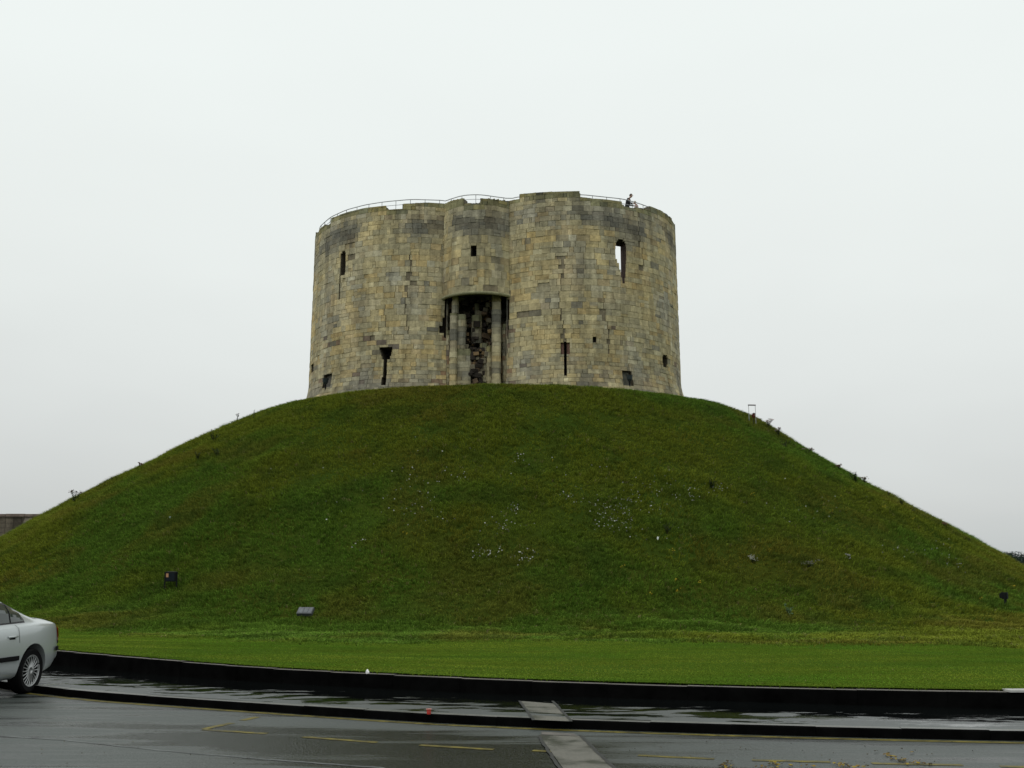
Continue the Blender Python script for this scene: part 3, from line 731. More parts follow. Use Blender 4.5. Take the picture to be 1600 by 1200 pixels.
for hb_ in H_brk: opening(hb_, OUT, .4, 'broken_edge', (.03, .025, .02), col_side=(.07, .05, .03))
rub = MB()
for it_ in range(470):
    px_ = random.uniform(700, 790); py_ = random.uniform(462, 608); up_ = py_ < 500
    if it_ > 330: px_ = random.gauss(745, 9); py_ = random.uniform(545, 608); up_ = False
    if 713 > px_ > 703 and py_ < 600 and random.random() < .8: continue
    if 769 < px_ < 782 and random.random() < .85: continue
    if not up_ and random.random() < .25: continue
    rad_ = random.uniform(10.2, 11.0) if up_ else random.uniform(10.7, 11.35)
    if it_ > 330: rad_ = random.uniform(11.2, 11.62)
    Y_ = TC[1] - rad_ + .25; d_ = ray(px_, py_); P_ = Vector((d_[0] / d_[1] * Y_, Y_, CAMH + d_[2] / d_[1] * Y_)); r_ = random.uniform(.05, .19)
    u_ = random.random(); k_ = .55 if up_ else .25 + .25 * (abs(px_ - 745) < 12)
    cc = (.035, .028, .022) if u_ < k_ else ((.11, .075, .045) if u_ < k_ + .2 else ((.21, .14, .07) if u_ < k_ + .38 else (.20, .175, .12)))
    M_ = Matrix.Translation(P_) @ Matrix.Rotation(random.uniform(-.5, .5), 4, (random.random(), random.random(), random.random())) @ Matrix.Diagonal((r_ * random.uniform(.6, 1.5), r_, r_ * random.uniform(.5, 1.1), 1))
    rub.box((-1, -1, -1), (1, 1, 1), cc, M_)
ro_ = adopt(rub.build('rubble', M_stone, bevel=.02), tower); ro_['kind'] = 'stuff'
# handrail round the wall walk
railpx = [(494, 366), (500, 353), (516, 339), (540, 328), (570, 320), (602, 315), (643, 311.5), (697, 313.2), (724, 305), (750, 304), (780, 308.5), (794, 310), (811, 307.5), (905, 304), (909, 304), (975, 311), (1001, 318.5), (1014, 324), (1048, 337), (1056, 352)]
rpx = np.array([p[0] for p in railpx]); rpy = np.array([p[1] for p in railpx])
rp = []
s_l = to_sz(OUT, 697, 320)[0]; s_r = to_sz(OUT, 795, 320)[0]
for i in range(0, len(phis) - 1, 6):
    s = OUT.S[i]
    if s_l < s < s_r: continue
    x, y = OUT.at(s, -.22); p, _ = proj(x, y, 24)
    z = zat(p, np.interp(p, rpx, rpy), y) if vis[i] and 500 < p < 1040 else zmed + .32
    rp.append((s, x, y, z, vis[i]))
for s in np.linspace(.05, TUR.L - .05, 24):
    x, y = TUR.at(s, -.22); p, _ = proj(x, y, 24); rp.append((s_l + (s_r - s_l) * s / TUR.L, x, y, zat(p, np.interp(p, rpx, rpy), y), True))
rp.sort()
rz = np.array([r[3] for r in rp]); rz = np.clip(rz, zmed + .05, zmed + .85); k = np.ones(5) / 5; rz = np.convolve(np.r_[rz[-2:], rz, rz[:2]], k, 'valid')
hr = MB()
hr.tube([(r[1], r[2], z) for r, z in zip(rp, rz)], .028, n=6, closed=True)
hr.tube([(r[1], r[2], z - .30) for r, z in zip(rp, rz)], .016, n=6, closed=True)
for j in range(0, len(rp), 5): hr.tube([(rp[j][1], rp[j][2], rz[j]), (rp[j][1], rp[j][2], rz[j] - 1.4)], .018, n=6)
adopt(hr.build('handrail', M_rail, smooth=True), tower)
#PART2
# ------------------------------------------------------------------ rough grass on the mound, blades on the verge
def blades(name, X, Y, Z, nrm_down, hgt, wid, cols, lean, k):
    """k blades per root, each a bent two-segment blade: quad + triangle merged as one 4-gon and one tri folded to quads"""
    n = len(X); X = np.repeat(X, k) + RNG.normal(0, .05, n * k); Y = np.repeat(Y, k) + RNG.normal(0, .05, n * k); Z = np.repeat(Z, k) - .02
    h = np.repeat(hgt, k) * RNG.uniform(.6, 1.25, n * k); w = np.repeat(wid, k) * RNG.uniform(.7, 1.3, n * k)
    az = RNG.uniform(0, 2 * np.pi, n * k); dx = np.cos(az) * lean; dy = np.sin(az) * lean
    if nrm_down is not None:
        dx = dx + np.repeat(nrm_down[0], k) * lean * .9; dy = dy + np.repeat(nrm_down[1], k) * lean * .9
    fa = RNG.uniform(0, np.pi, n * k); wx = np.cos(fa) * w / 2; wy = np.sin(fa) * w / 2
    V = np.zeros((n * k, 5, 3))
    V[:, 0] = np.c_[X - wx, Y - wy, Z]; V[:, 1] = np.c_[X + wx, Y + wy, Z]
    mx_, my_ = X + dx * h * .35, Y + dy * h * .35; mz = Z + h * .62
    V[:, 2] = np.c_[mx_ + wx * .8, my_ + wy * .8, mz]; V[:, 3] = np.c_[mx_ - wx * .8, my_ - wy * .8, mz]
    V[:, 4] = np.c_[X + dx * h * 1.0, Y + dy * h * 1.0, Z + h * (.95 - .25 * lean)]
    b = (np.arange(n * k) * 5)[:, None]
    T = np.concatenate([b + [0, 1, 2], b + [0, 2, 3], b + [3, 2, 4]], 1).reshape(-1, 3)
    c = np.repeat(np.repeat(cols, k, 0) * RNG.uniform(.8, 1.2, (n * k, 1)), 3, 0) * np.tile([.74, .88, 1.55], n * k)[:, None]; c[2::3] += np.array([.012, .006, .006])  # tips painted paler, roots darker, to stand in for rim sheen
    return np_mesh(name, V.reshape(-1, 3), T, M_grass, c)
def hslope(x, y):
    e = .4; gx = (hground(x + e, y) - hground(x - e, y)) / (2 * e); gy = (hground(x, y + e) - hground(x, y - e)) / (2 * e)
    m = np.hypot(gx, gy) + 1e-6; return np.array([-gx / m, -gy / m])
def scatter_mound(n):
    th = RNG.uniform(-1.75, 1.75, n); r0 = 14.0; r1 = rb(th) + RNG.uniform(0, 1, n) ** 3 * 1.6
    r = np.sqrt(RNG.uniform(0, 1, n) * (r1 ** 2 - r0 ** 2) + r0 ** 2)
    x = MC[0] + r * np.sin(th); y = MC[1] - r * np.cos(th)
    ok = np.hypot(x - TC[0], y - TC[1]) > rcont(np.arctan2(x - TC[0], TC[1] - y) + ROT, LR) + .55
    px, py = proj(x, y, hground(x, y)); ok &= (px > -220) & (px < 1820)
    return x[ok], y[ok]
x, y = scatter_mound(360000)
dens = fbm(x, y, .55, 61); k = RNG.random(len(x)) < np.clip((dens - .1) * 2.4, .55, 1); x, y = x[k], y[k]
z = hground(x, y)
a = fbm(x, y, .13, 71)[:, None]; b = fbm(x, y, .8, 81)[:, None]; c3 = fbm(x, y, .3, 91)[:, None]
C_ol = np.array([.112, .146, .016]); C_gr = np.array([.074, .142, .018]); C_br = np.array([.120, .108, .020]); C_dk = np.array([.042, .078, .014]); C_st = np.array([.15, .14, .06])
wg = np.clip((a - .44) * 7, 0, 1); px_, py_ = proj(x, y, z); c3 = c3 + (.05 * np.clip((py_ - 820) / 80, 0, 1) * np.clip((960 - py_) / 60, 0, 1) + .035 * np.clip((px_ - 950) / 150, 0, 1))[:, None]; wb_ = np.clip((c3 - .54) * 5.5, 0, .9); wd = np.clip((b - .57) * 7, 0, .8)
col = C_ol * (1 - wg) + C_gr * wg; col = col * (1 - .6 * wb_) + C_br * .6 * wb_; col = col * (1 - .65 * wd) + C_dk * .65 * wd
st = (RNG.random(len(x)) < .012)[:, None]; col = np.where(st, C_st, col)
col = col * RNG.uniform(.75, 1.85, (len(x), 1)) * np.array([1.06, 1.0, 1.0])
hh = np.clip(.10 + .22 * (fbm(x, y, .45, 15) - .2), .06, .35) * np.clip(.35 + (rb(np.arctan2(x - MC[0], MC[1] - y)) - np.hypot(x - MC[0], y - MC[1])) * .3, .6, 1)
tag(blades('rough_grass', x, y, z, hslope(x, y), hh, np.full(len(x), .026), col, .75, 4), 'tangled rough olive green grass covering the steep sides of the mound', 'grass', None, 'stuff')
# mown verge blades
n = 500000; x = RNG.uniform(-24, 23, n); y = RNG.uniform(13, 42, n)
th = np.arctan2(x - MC[0], MC[1] - y); r = np.hypot(x - MC[0], y - MC[1]); px, py = proj(x, y, 0)
ok = (y > YW(x) + .17) & (r > rb(th) - .4) & (px > -220) & (px < 1820); x, y = x[ok], y[ok]; z = hground(x, y)
a = fbm(x, y, .35, 101)[:, None]; b = fbm(x * .4, y * 1.6, .8, 111)[:, None]
a = np.clip((a - .3) * 2.2, 0, 1); col = np.array([.068, .145, .012]) * (1 - a) + np.array([.140, .185, .020]) * a; col = col * (.5 + 1.0 * b) * RNG.uniform(.85, 1.2, (len(x), 1))
st = (RNG.random(len(x)) < .01)[:, None]; col = np.where(st, np.array([.16, .15, .06]), col)
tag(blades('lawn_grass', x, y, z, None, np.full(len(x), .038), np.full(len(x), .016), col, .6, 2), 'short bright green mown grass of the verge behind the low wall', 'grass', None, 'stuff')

# wild flowers: small pale heads in loose drifts
def on_mound(px, py):
    d = ray(px, py); t = np.linspace(13, 95, 4000); P = np.array([[0, 0, CAMH]]) + d[None] * t[:, None]
    h = hground(P[:, 0], P[:, 1]); below = P[:, 2] < h
    if below.any(): i = int(np.argmax(below)); return P[i]
    i = int(np.argmin(P[:, 2] - h + 1e9 * (P[:, 1] > 90))); return np.array([P[i, 0], P[i, 1], h[i]])
fm = MB()
def head(p, r, c):
    e = Vector(p); up = Vector((random.uniform(-.4, .4), -1, random.uniform(.5, 1.2))).normalized(); a_ = up.orthogonal().normalized(); b_ = up.cross(a_)
    q = [e + (a_ * math.cos(t) + b_ * math.sin(t)) * r * random.uniform(.6, 1.1) for t in np.linspace(0, 2 * math.pi, 7)[:-1]]
    fm.quad([tuple(v) for v in q], c)
drifts = [(655, 765, 26, 18, 26), (715, 752, 14, 8, 10), (805, 800, 10, 8, 12), (890, 783, 12, 8, 16), (945, 800, 14, 12, 14), (962, 818, 26, 16, 60), (985, 790, 18, 10, 20), (785, 830, 24, 14, 26),
          (760, 870, 16, 5, 24), (820, 875, 20, 8, 20), (1075, 775, 16, 10, 22), (1125, 769, 10, 4, 12), (560, 862, 8, 6, 6), (1400, 870, 20, 8, 10), (1460, 862, 22, 8, 10), (1490, 890, 14, 8, 9),
          (808, 722, 10, 5, 10), (1290, 800, 30, 20, 10), (1030, 800, 20, 18, 16), (660, 810, 30, 12, 12), (1220, 790, 40, 30, 10), (700, 700, 60, 30, 8), (500, 780, 80, 40, 14), (900, 740, 60, 25, 10), (1010, 770, 30, 16, 20)]
for cx, cy, sx, sy, n in drifts:
    for _ in range(int(n * 1.3)):
        p = on_mound(random.gauss(cx, sx * .85), random.gauss(cy, sy * .85)); w = random.choice([.10, .14, .2, .28, .38])
        head((p[0], p[1], p[2] + random.uniform(.10, .3)), random.uniform(.014, .036), (w, w * 1.02, w * .92))
for cx, cy in [(863, 724), (632, 839), (973, 891), (1055, 915), (1058, 930), (1202, 868), (1316, 783), (1380, 797), (1426, 816), (1015, 936), (1094, 919), (1583, 922), (1532, 942), (1176, 778), (1050, 865), (1300, 808)]:
    for _ in range(4):
        p = on_mound(random.gauss(cx, 2.5), random.gauss(cy, 1)); head((p[0], p[1], p[2] + random.uniform(.12, .28)), random.uniform(.015, .03), (.30, .22, .012))
tag(fm.build('wildflowers', M_leaf), 'loose drifts of tiny white and yellow wild flowers on the mound', 'flowers', None, 'stuff')

# ------------------------------------------------------------------ single weeds standing out of the grass
def weed(px, py, h, w, label, kind='bush', colr=(.022, .045, .012), top=None, name='weed_plant', group='weeds on the mound'):
    h *= .78; w *= .85
    p = on_mound(px, py); root = empty(name, tuple(p)); tag(root, label, 'plant', group)
    st = MB(); lf = MB(); ns = 3 if kind == 'spike' else 7
    for i in range(ns):
        az = random.uniform(0, 6.28); sp = w * .5 * random.uniform(.1, 1) * (0.3 if kind == 'spike' else 1); hh = h * random.uniform(.3 if name == 'flowering_plant' else .7, 1)
        tip = Vector((math.cos(az) * sp, math.sin(az) * sp, hh)); mid = tip * .5 + Vector((0, 0, h * .06))
        st.tube([(0, 0, -.05), mid, tip], [.012, .009, .005], (.05, .055, .02), 5)
        for j in range(26 if kind == 'bush' else 18):
            t = random.uniform(.15, 1); c = (mid * (2 * t) if t < .5 else mid + (tip - mid) * (2 * t - 1)); a_ = random.uniform(0, 6.28); L = h * random.uniform(.10, .24) * (1.15 - t * .5)
            if kind == 'spike': L *= .6
            d = Vector((math.cos(a_), math.sin(a_), random.uniform(-.1, .7))) * L; sd_ = Vector((-math.sin(a_), math.cos(a_), 0)) * L * .28
            cc = tuple(np.array(colr) * random.uniform(.6, 1.6))
            lf.quad([tuple(c), tuple(c + d * .5 + sd_), tuple(c + d), tuple(c + d * .5 - sd_)], cc)
        if top:
            for j in range(7 if name == 'flowering_plant' else 11):
                q = tip + Vector((random.gauss(0, w * .09), random.gauss(0, w * .09), random.uniform(-.16, .04) * h)); r = random.uniform(.012, .03)
                lf.quad([tuple(q + Vector((r, 0, 0))), tuple(q + Vector((0, 0, r))), tuple(q - Vector((r, 0, 0))), tuple(q - Vector((0, 0, r)))], tuple(np.array(top) * random.uniform(.7, 1.3)))
    s_ = st.build('stem', M_leaf, root); l_ = lf.build('foliage', M_leaf, root); return root
weed(116, 786, .95, .75, 'bushy blue green weed on the left skyline of the mound just above the brown wall', colr=(.02, .06, .03), top=(.10, .07, .05))
weed(219, 731, .40, .4, 'short dark weed with a reddish tip halfway along the left skyline of the mound', colr=(.03, .04, .015), top=(.12, .05, .03))
weed(330, 676, .45, .25, 'tiny thin weed spike on the upper left skyline of the mound', 'spike', colr=(.03, .05, .015))
weed(371, 654, .75, .4, 'thin upright spike weed near the top of the left skyline', 'spike', colr=(.02, .04, .015), top=(.06, .05, .04))
weed(396, 656, .95, .5, 'dark pointed weed just right of the thin spike weed on the left skyline', 'spike', colr=(.012, .035, .01))
weed(334, 690, .7, 1.0, 'low dark green clump just below the upper left skyline', colr=(.014, .034, .01))
weed(340, 715, .7, 1.1, 'dark round clump lower down beneath the left skyline clump', colr=(.012, .036, .01))
weed(309, 718, .55, .7, 'small dark clump to the left of the round clump on the left slope', colr=(.014, .034, .01))
weed(1200, 668, .7, .8, 'sparse weed with pinkish seed heads just right of the small frame on the skyline', colr=(.03, .05, .02), top=(.30, .22, .20))
weed(1216, 682, .7, .7, 'dense dark green bush on the right skyline below the pinkish weed', colr=(.010, .030, .014), top=(.2, .16, .14))
weed(1227, 700, .6, 1.1, 'low bluish dark clump lying inside the grass below the right skyline', colr=(.008, .026, .014))
weed(1262, 708, .4, .9, 'straggly pale weed row on the right skyline between two dark bushes', colr=(.05, .06, .03), top=(.2, .16, .13))
weed(1312, 736, .55, .8, 'reddish seeded weed on the right skyline left of the tall leafy bush', colr=(.03, .045, .015), top=(.14, .09, .07))
weed(1337, 756, 1.0, .9, 'tall leafy green bush, largest weed on the right skyline', colr=(.020, .048, .012))
weed(1350, 757, .6, .7, 'small bushy weed leaning against the largest skyline bush', colr=(.03, .045, .015), top=(.12, .08, .05))
weed(1388, 776, .4, .4, 'single small dark weed alone on the lower right skyline', colr=(.02, .035, .012))
weed(1409, 790, .5, .5, 'dark notched weed on the lower right skyline after a smooth stretch', colr=(.012, .03, .01))
weed(1424, 800, .4, 1.2, 'long low dark green clump on the lower right skyline', colr=(.014, .036, .016))
weed(1477, 824, .35, .5, 'small reddish weed low on the right skyline', colr=(.03, .04, .015), top=(.16, .09, .06))
weed(1515, 848, .35, .5, 'last dark weed on the right skyline before the far trees', colr=(.014, .03, .012))
weed(1112, 766, .8, .7, 'dark upright weed beside pale flower heads on the right upper slope', colr=(.008, .030, .012))
weed(1043, 834, .6, .9, 'dark weed clump above the small white scrap on the slope', colr=(.010, .026, .010))
weed(1265, 888, .5, .95, 'cow parsley clump with drooping grey white heads, dark leaves below, right slope', colr=(.010, .022, .010), top=(.16, .16, .12), name='flowering_plant', group='white flowering clumps on the slope')
weed(1176, 880, .45, .8, 'cow parsley clump with bright white flat heads, left of the greyish clump', colr=(.014, .03, .012), top=(.34, .34, .28), name='flowering_plant', group='white flowering clumps on the slope')
weed(1326, 875, .35, .35, 'small white flowering clump to the right of the greyish clump', colr=(.02, .04, .015), top=(.3, .3, .28), name='flowering_plant', group='white flowering clumps on the slope')
weed(1232, 962, .5, .4, 'pale green thistle low on the right slope above the verge', colr=(.05, .10, .04), top=(.12, .2, .1), name='flowering_plant', group='white flowering clumps on the slope')

# ------------------------------------------------------------------ small fittings on the mound
def floodlight(px, py, wpx, hpx, label, pane_slits=False, spot=False, turn=0.0, tilt=0.0):
    p = on_mound(px, py); sc = F / p[1]; w = wpx / sc; h = hpx / sc
    root = empty('floodlight', tuple(p), turn); tag(root, label, 'floodlight', 'black floodlights in the grass')
    for sx in (-1, 1):
        m = MB(); m.box((sx * w * .5 - .022, -.03, -.15), (sx * w * .5 + .022, .03, h * .98)); m.build('leg', M_black, root, bevel=.004)
    hm = MB(); T = Matrix.Translation((0, 0, h * .72)) @ Matrix.Rotation(tilt, 4, 'X')
    hm.box((-w * .44, -.10, -h * .27), (w * .44, .12, h * .27), M=T); hm.box((-w * .36, .12, -h * .2), (w * .36, .2, h * .2), M=T)
    hd = hm.build('lamp_housing', M_black, root, bevel=.012)
    gm = MB(); gm.box((-w * .37, -.108, -h * .21), (w * .37, -.102, h * .21), M=T); g_ = gm.build('lamp_glass', M_bluegrey, root)
    if spot:
        q = MB(); q.box((-w * .34, -.114, -h * .02), (-w * .14, -.109, h * .19), M=T); q.build('warning_label', mat('peach_sticker', base=(.5, .26, .14), rough=.6, noise=.1), root)
    return root
floodlight(266, 921, 18, 27, 'small black floodlight on two legs with a peach mark, lower left slope', spot=True, tilt=.12)
floodlight(1571.5, 945, 7, 19, 'narrow black floodlight on two posts at the right edge of the photo', turn=.9)
# panel lying on the slope
p = on_mound(477, 966); root = empty('floodlight', tuple(p), -.15); tag(root, 'light grey flat floodlight tilted back in the grass near the verge', 'floodlight')
T = Matrix.Translation((0, 0, .22)) @ Matrix.Rotation(R(-52), 4, 'X')
M_grey = mat('grey_glass', base=(.11, .12, .13), rough=.5, noise=.4, nscale=12)
m = MB(); m.box((-.27, -.06, -.17), (.27, .06, .17), M=T); m.build('lamp_housing', mat('grey_metal', base=(.05, .055, .06), rough=.5, noise=.2), root, bevel=.01)
for a_, b_ in ((-.24, -.06), (-.04, .10), (.12, .24)):
    m = MB(); m.box((a_, -.070, -.14), (b_, -.062, .14), M=T); m.build('lamp_glass', M_grey, root)
m = MB(); m.box((-.03, 0, -.2), (.03, .05, .2)); m.build('stand', M_black, root)
# spotlights in the niches at the tower foot
def niche_lamp(px, py, label, s=1.0):
    s_, z_ = to_sz(OUT, px, py); x_, y_ = OUT.at(s_, batter(z_) + .12)
    zb = float(hground(x_, y_)); root = empty('uplight', (x_, y_, zb)); tag(root, label, 'floodlight', 'dark uplights at the foot of the keep')
    m = MB(); hgt = max(.25, z_ - zb); m.tube([(0, 0, -.1), (0, 0, hgt)], .045, n=8); m.build('stand', M_black, root)
    m = MB(); m.tube([(0, -.02, hgt), (0, -.06, hgt + .12), (0, -.10, hgt + .36)], [.10, .17, .21 * s], n=12); hd = m.build('lamp_head', mat('blue_black_metal', base=(.02, .03, .035), rough=.4, noise=.2), root, bevel=.01)
niche_lamp(514, 601, 'dark uplight in the left niche at the foot of the keep'); niche_lamp(979, 597, 'dark uplight in the right niche at the foot of the keep', .9)
# small frame with a brown seed head in front
p = on_mound(1176, 661); root = empty('sign_frame', tuple(p), .1); tag(root, 'small pale post frame with dark top bar on the right skyline', 'sign frame')
for sx in (-1, 1):
    m = MB(); m.tube([(sx * .21, 0, -.1), (sx * .21, 0, 1.12)], .016, n=6); m.build('post', M_rail, root)
m = MB(); m.box((-.24, -.03, 1.08), (.24, .03, 1.15)); m.build('top_bar', mat('dark_bar', base=(.16, .14, .15), rough=.6, noise=.1), root, bevel=.005)
p2 = on_mound(1176, 663); root = empty('dock_plant', (p2[0] - .03, p2[1] - .35, float(hground(p2[0] - .03, p2[1] - .35)))); tag(root, 'brown headed dock plant standing right in front of the pale frame', 'plant')
m = MB(); m.tube([(0, 0, -.05), (.02, 0, .45), (.03, 0, .78)], [.03, .024, .016], (.03, .025, .015), 6)
m.build('stem', M_leaf, root); m = MB()
for j in range(160):
    q = Vector((.03 + max(-.09, min(.09, random.gauss(0, .05))), max(-.09, min(.09, random.gauss(0, .05))), max(.5, min(.76, random.gauss(.62, .07))))) if j else Vector((.03, 0, .6)); r = random.uniform(.02, .04); a_ = random.uniform(0, 3.14); d_ = Vector((math.cos(a_), math.sin(a_), 0)) * r
    m.quad([tuple(q + d_), tuple(q + Vector((0, 0, r))), tuple(q - d_), tuple(q - Vector((0, 0, r)))], tuple(np.array((.13, .035, .022)) * random.uniform(.4, 1.3)))
m.build('seed_head', M_leaf, root)

# ------------------------------------------------------------------ litter
def crumple(name, loc, r, c, label, cat, squash=(1, 1, 1)):
    import bmesh
    bm = bmesh.new(); bmesh.ops.create_icosphere(bm, subdivisions=2, radius=r)
    for v in bm.verts: v.co = Vector((v.co.x * squash[0], v.co.y * squash[1], v.co.z * squash[2])) * random.uniform(.65, 1.2)
    me = bpy.data.meshes.new(name); bm.to_mesh(me); bm.free(); me.materials.append(mat(name + '_paper', base=c, rough=.5, noise=.1, nscale=20))
    o = bpy.data.objects.new(name, me); COL.objects.link(o); o.location = loc; return tag(o, label, cat)
p = on_mound(1028, 846); crumple('paper_scrap', (p[0], p[1], p[2] + .12), .055, (.8, .85, .83), 'bright white scrap of paper caught on the right slope of the mound', 'litter', (.7, .7, 1.5))
p = on_mound(265.5, 813); crumple('paper_ball', (p[0], p[1], p[2] + .13), .045, (.30, .38, .32), 'small pale scrap on the left slope above the peach marked floodlight', 'litter')
x_ = float(unp(574, 1053, .3)[0]); crumple('paper_scrap', (x_, float(YW(x_)) + .04, float(ZL(x_)) + .025), .035, (.85, .85, .85), 'tiny white scrap lying on the edge of the low black wall', 'litter', (.7, .7, 1.2))
# red crushed cup at the kerb
g2 = unp(670, 1116, KZ); rt = empty('drink_cup', (g2[0], g2[1], KZ)); rt.scale = (.8, .8, .72); tag(rt, 'crushed red drink cup on the wet pavement edge', 'cup')
m = MB(); n = 14
def ringp(z, r): return [(math.cos(2 * math.pi * k_ / n) * r * 1.15, math.sin(2 * math.pi * k_ / n) * r * .85, z) for k_ in range(n)]
rs = [(0.0, .026), (.03, .029), (.06, .027), (.085, .034)]
for (za, ra), (zb, rb_) in zip(rs[:-1], rs[1:]):
    A_, B_ = ringp(za, ra), ringp(zb, rb_)
    for k_ in range(n): m.quad([A_[k_], A_[(k_ + 1) % n], B_[(k_ + 1) % n], B_[k_]])
m.quad(ringp(.003, .027)); m.build('cup_body', mat('red_card', base=(.42, .03, .02), rough=.4, noise=.1), rt)
m = MB(); m.tube([(p_[0] * 1.03, p_[1] * 1.03, .085) for p_ in ringp(.085, .034)], .004, n=5, closed=True); m.build('rim', mat('cup_rim', base=(.7, .35, .3), rough=.4), rt)
# wet leaves in the gutter, right foreground
lm_ = MB()
def leaf(px, py, L, c):
    q = unp(px, py, 0); a_ = random.uniform(0, 6.28); d = np.array([math.cos(a_), math.sin(a_)]) * L; s_ = np.array([-d[1], d[0]]) * .45
    z_ = .008 + random.random() * .006
    lm_.quad([(*(q - d), z_), (*(q - d * .3 + s_), z_ + .012), (*(q + d * .4 + s_ * .8), z_ + .006), (*(q + d), z_ + .01), (*(q + d * .4 - s_ * .8), z_), (*(q - d * .3 - s_), z_ + .008)], c)
YC = [(.30, .22, .02), (.22, .14, .02), (.10, .06, .015), (.04, .03, .012), (.06, .05, .015)]
for cx, cy, sx, sy, n in [(1135, 1198, 10, 4, 40), (1190, 1200, 14, 3, 14), (1210, 1197, 8, 3, 22), (1240, 1200, 25, 2, 16), (1315, 1198, 8, 3, 24), (1340, 1200, 12, 2, 16), (1388, 1181, 4, 2, 12), (1395, 1186, 5, 2, 12), (1408, 1190, 7, 2, 16),
                          (1425, 1194, 12, 2, 18), (1440, 1197, 14, 2, 14), (1400, 1174, 30, 3, 6)]:
    for _ in range(int(n * .6)): leaf(random.gauss(cx, sx * .7), random.gauss(cy, sy * .7), random.uniform(.012, .035), tuple(np.array(random.choice(YC)) * random.uniform(.7, 1.2)))
for _ in range(60):
    leaf(random.uniform(60, 1600), random.uniform(1160, 1200), random.uniform(.006, .014), tuple(np.array((.05, .04, .02)) * random.uniform(.5, 2)))
tag(lm_.build('fallen_leaves', M_leaf), 'wet yellow and brown fallen leaves scattered on the road', 'leaves', None, 'stuff')

# ------------------------------------------------------------------ far wall on the left, far trees on the right
Yw = 108.0; ztp = float(zat(30, 803, Yw)); rt = empty('boundary_wall', (-75, Yw, 0)); tag(rt, 'long brown stone wall far off behind the left foot of the mound', 'wall')
wmb = MB(); xx = -135.0
while xx < -36:
    z = -.5
    col0 = random.uniform(.75, 1.15)
    while z < ztp - .3:
        h = .5; c = np.array((.125, .105, .08)) * random.uniform(.75, 1.25) * col0; wmb.quad([(xx, Yw, z), (xx + .78, Yw, z), (xx + .78, Yw, min(z + h - .03, ztp - .3)), (xx, Yw, min(z + h - .03, ztp - .3))], tuple(c)); z += h
    xx += .82
wmb.box((-135, Yw + .03, -.5), (-36, Yw + 1.2, ztp - .28), (.05, .042, .034))
adopt_ = lambda o, parent: (setattr(o, 'parent', parent), setattr(o, 'matrix_parent_inverse', Matrix.Translation(-Vector(parent.location))), o)[2]
adopt_(wmb.build('wall', M_stone), rt)
m = MB(); xx = -135
while xx < -36: m.box((xx, Yw - .12, ztp - .28), (xx + 1.95, Yw + 1.3, ztp + random.uniform(-.015, .015)), (.20, .155, .13)); xx += 2
adopt_(m.build('coping', M_stone), rt)
for i, xb_ in enumerate(range(-132, -38, 9)):
    m = MB(); m.box((xb_, Yw - .35, -.5), (xb_ + .8, Yw - .02, ztp - .9), (.11, .095, .075)); m.quad([(xb_, Yw - .35, ztp - .9), (xb_ + .8, Yw - .35, ztp - .9), (xb_ + .8, Yw, ztp - .4), (xb_, Yw, ztp - .4)], (.13, .11, .09)); adopt_(m.build('buttress', M_stone), rt)
def tree(px, toppy, Y, wid, label, colr, seed):
    rr = np.random.default_rng(seed); d = ray(px, toppy); x_ = d[0] / d[1] * Y; H_ = CAMH + d[2] / d[1] * Y
    root = empty('tree', (x_, Y, 0)); tag(root, label, 'tree', 'trees far beyond the right foot of the mound')
    t = MB(); t.tube([(0, 0, -.2), (.1, 0, H_ * .3), (0, .1, H_ * .6), (.1, 0, H_ * .85)], [.22, .17, .1, .04])
    cl = []
    for i in range(16):
        a_ = rr.uniform(0, 6.28); h_ = rr.uniform(.3, .95) * H_; e = Vector((math.cos(a_) * wid * .5 * rr.uniform(.3, 1), math.sin(a_) * wid * .5 * rr.uniform(.3, 1), h_))
        t.tube([(0, 0, h_ * .6), e * .6 + Vector((0, 0, h_ * .35)), e], [.07, .05, .02], n=5); cl.append(e)
    t.build('trunk', M_bark, root)
    V = []; C_ = []
    for e in cl:
        for j in range(260):
            q = np.array(e) + rr.normal(0, 1, 3) * np.array([wid * .11, wid * .11, H_ * .07]); a1 = rr.normal(0, 1, 3); a1 /= np.linalg.norm(a1); a2 = np.cross(a1, rr.normal(0, 1, 3)); a2 /= np.linalg.norm(a2); L = rr.uniform(.08, .17)
            q[2] = min(q[2], H_ * 1.02)
            V += [q - a1 * L, q + a2 * L * .5, q + a1 * L, q - a2 * L * .5]; C_.append(np.array(colr) * rr.uniform(.6, 1.5))
    np_mesh('crown', np.array(V), np.arange(len(V)).reshape(-1, 4), M_leaf, np.array(C_), root)
tree(1566, 866, 150, 5.0, 'reddish low tree at the right foot of the mound, leftmost of the far trees', (.055, .038, .018), 3)
tree(1577, 864, 146, 5.5, 'dark green pointed tree, tallest of the far trees at the right edge', (.014, .030, .020), 4)
tree(1591, 873, 142, 6.5, 'broad dark tree right of the tallest far tree', (.014, .028, .020), 5)
tree(1608, 870, 148, 6.5, 'dark tree cut by the right edge of the photo', (.02, .028, .018), 6)
tree(1630, 869, 152, 7, 'dark tree just outside the right edge beyond its neighbours', (.016, .028, .018), 7)

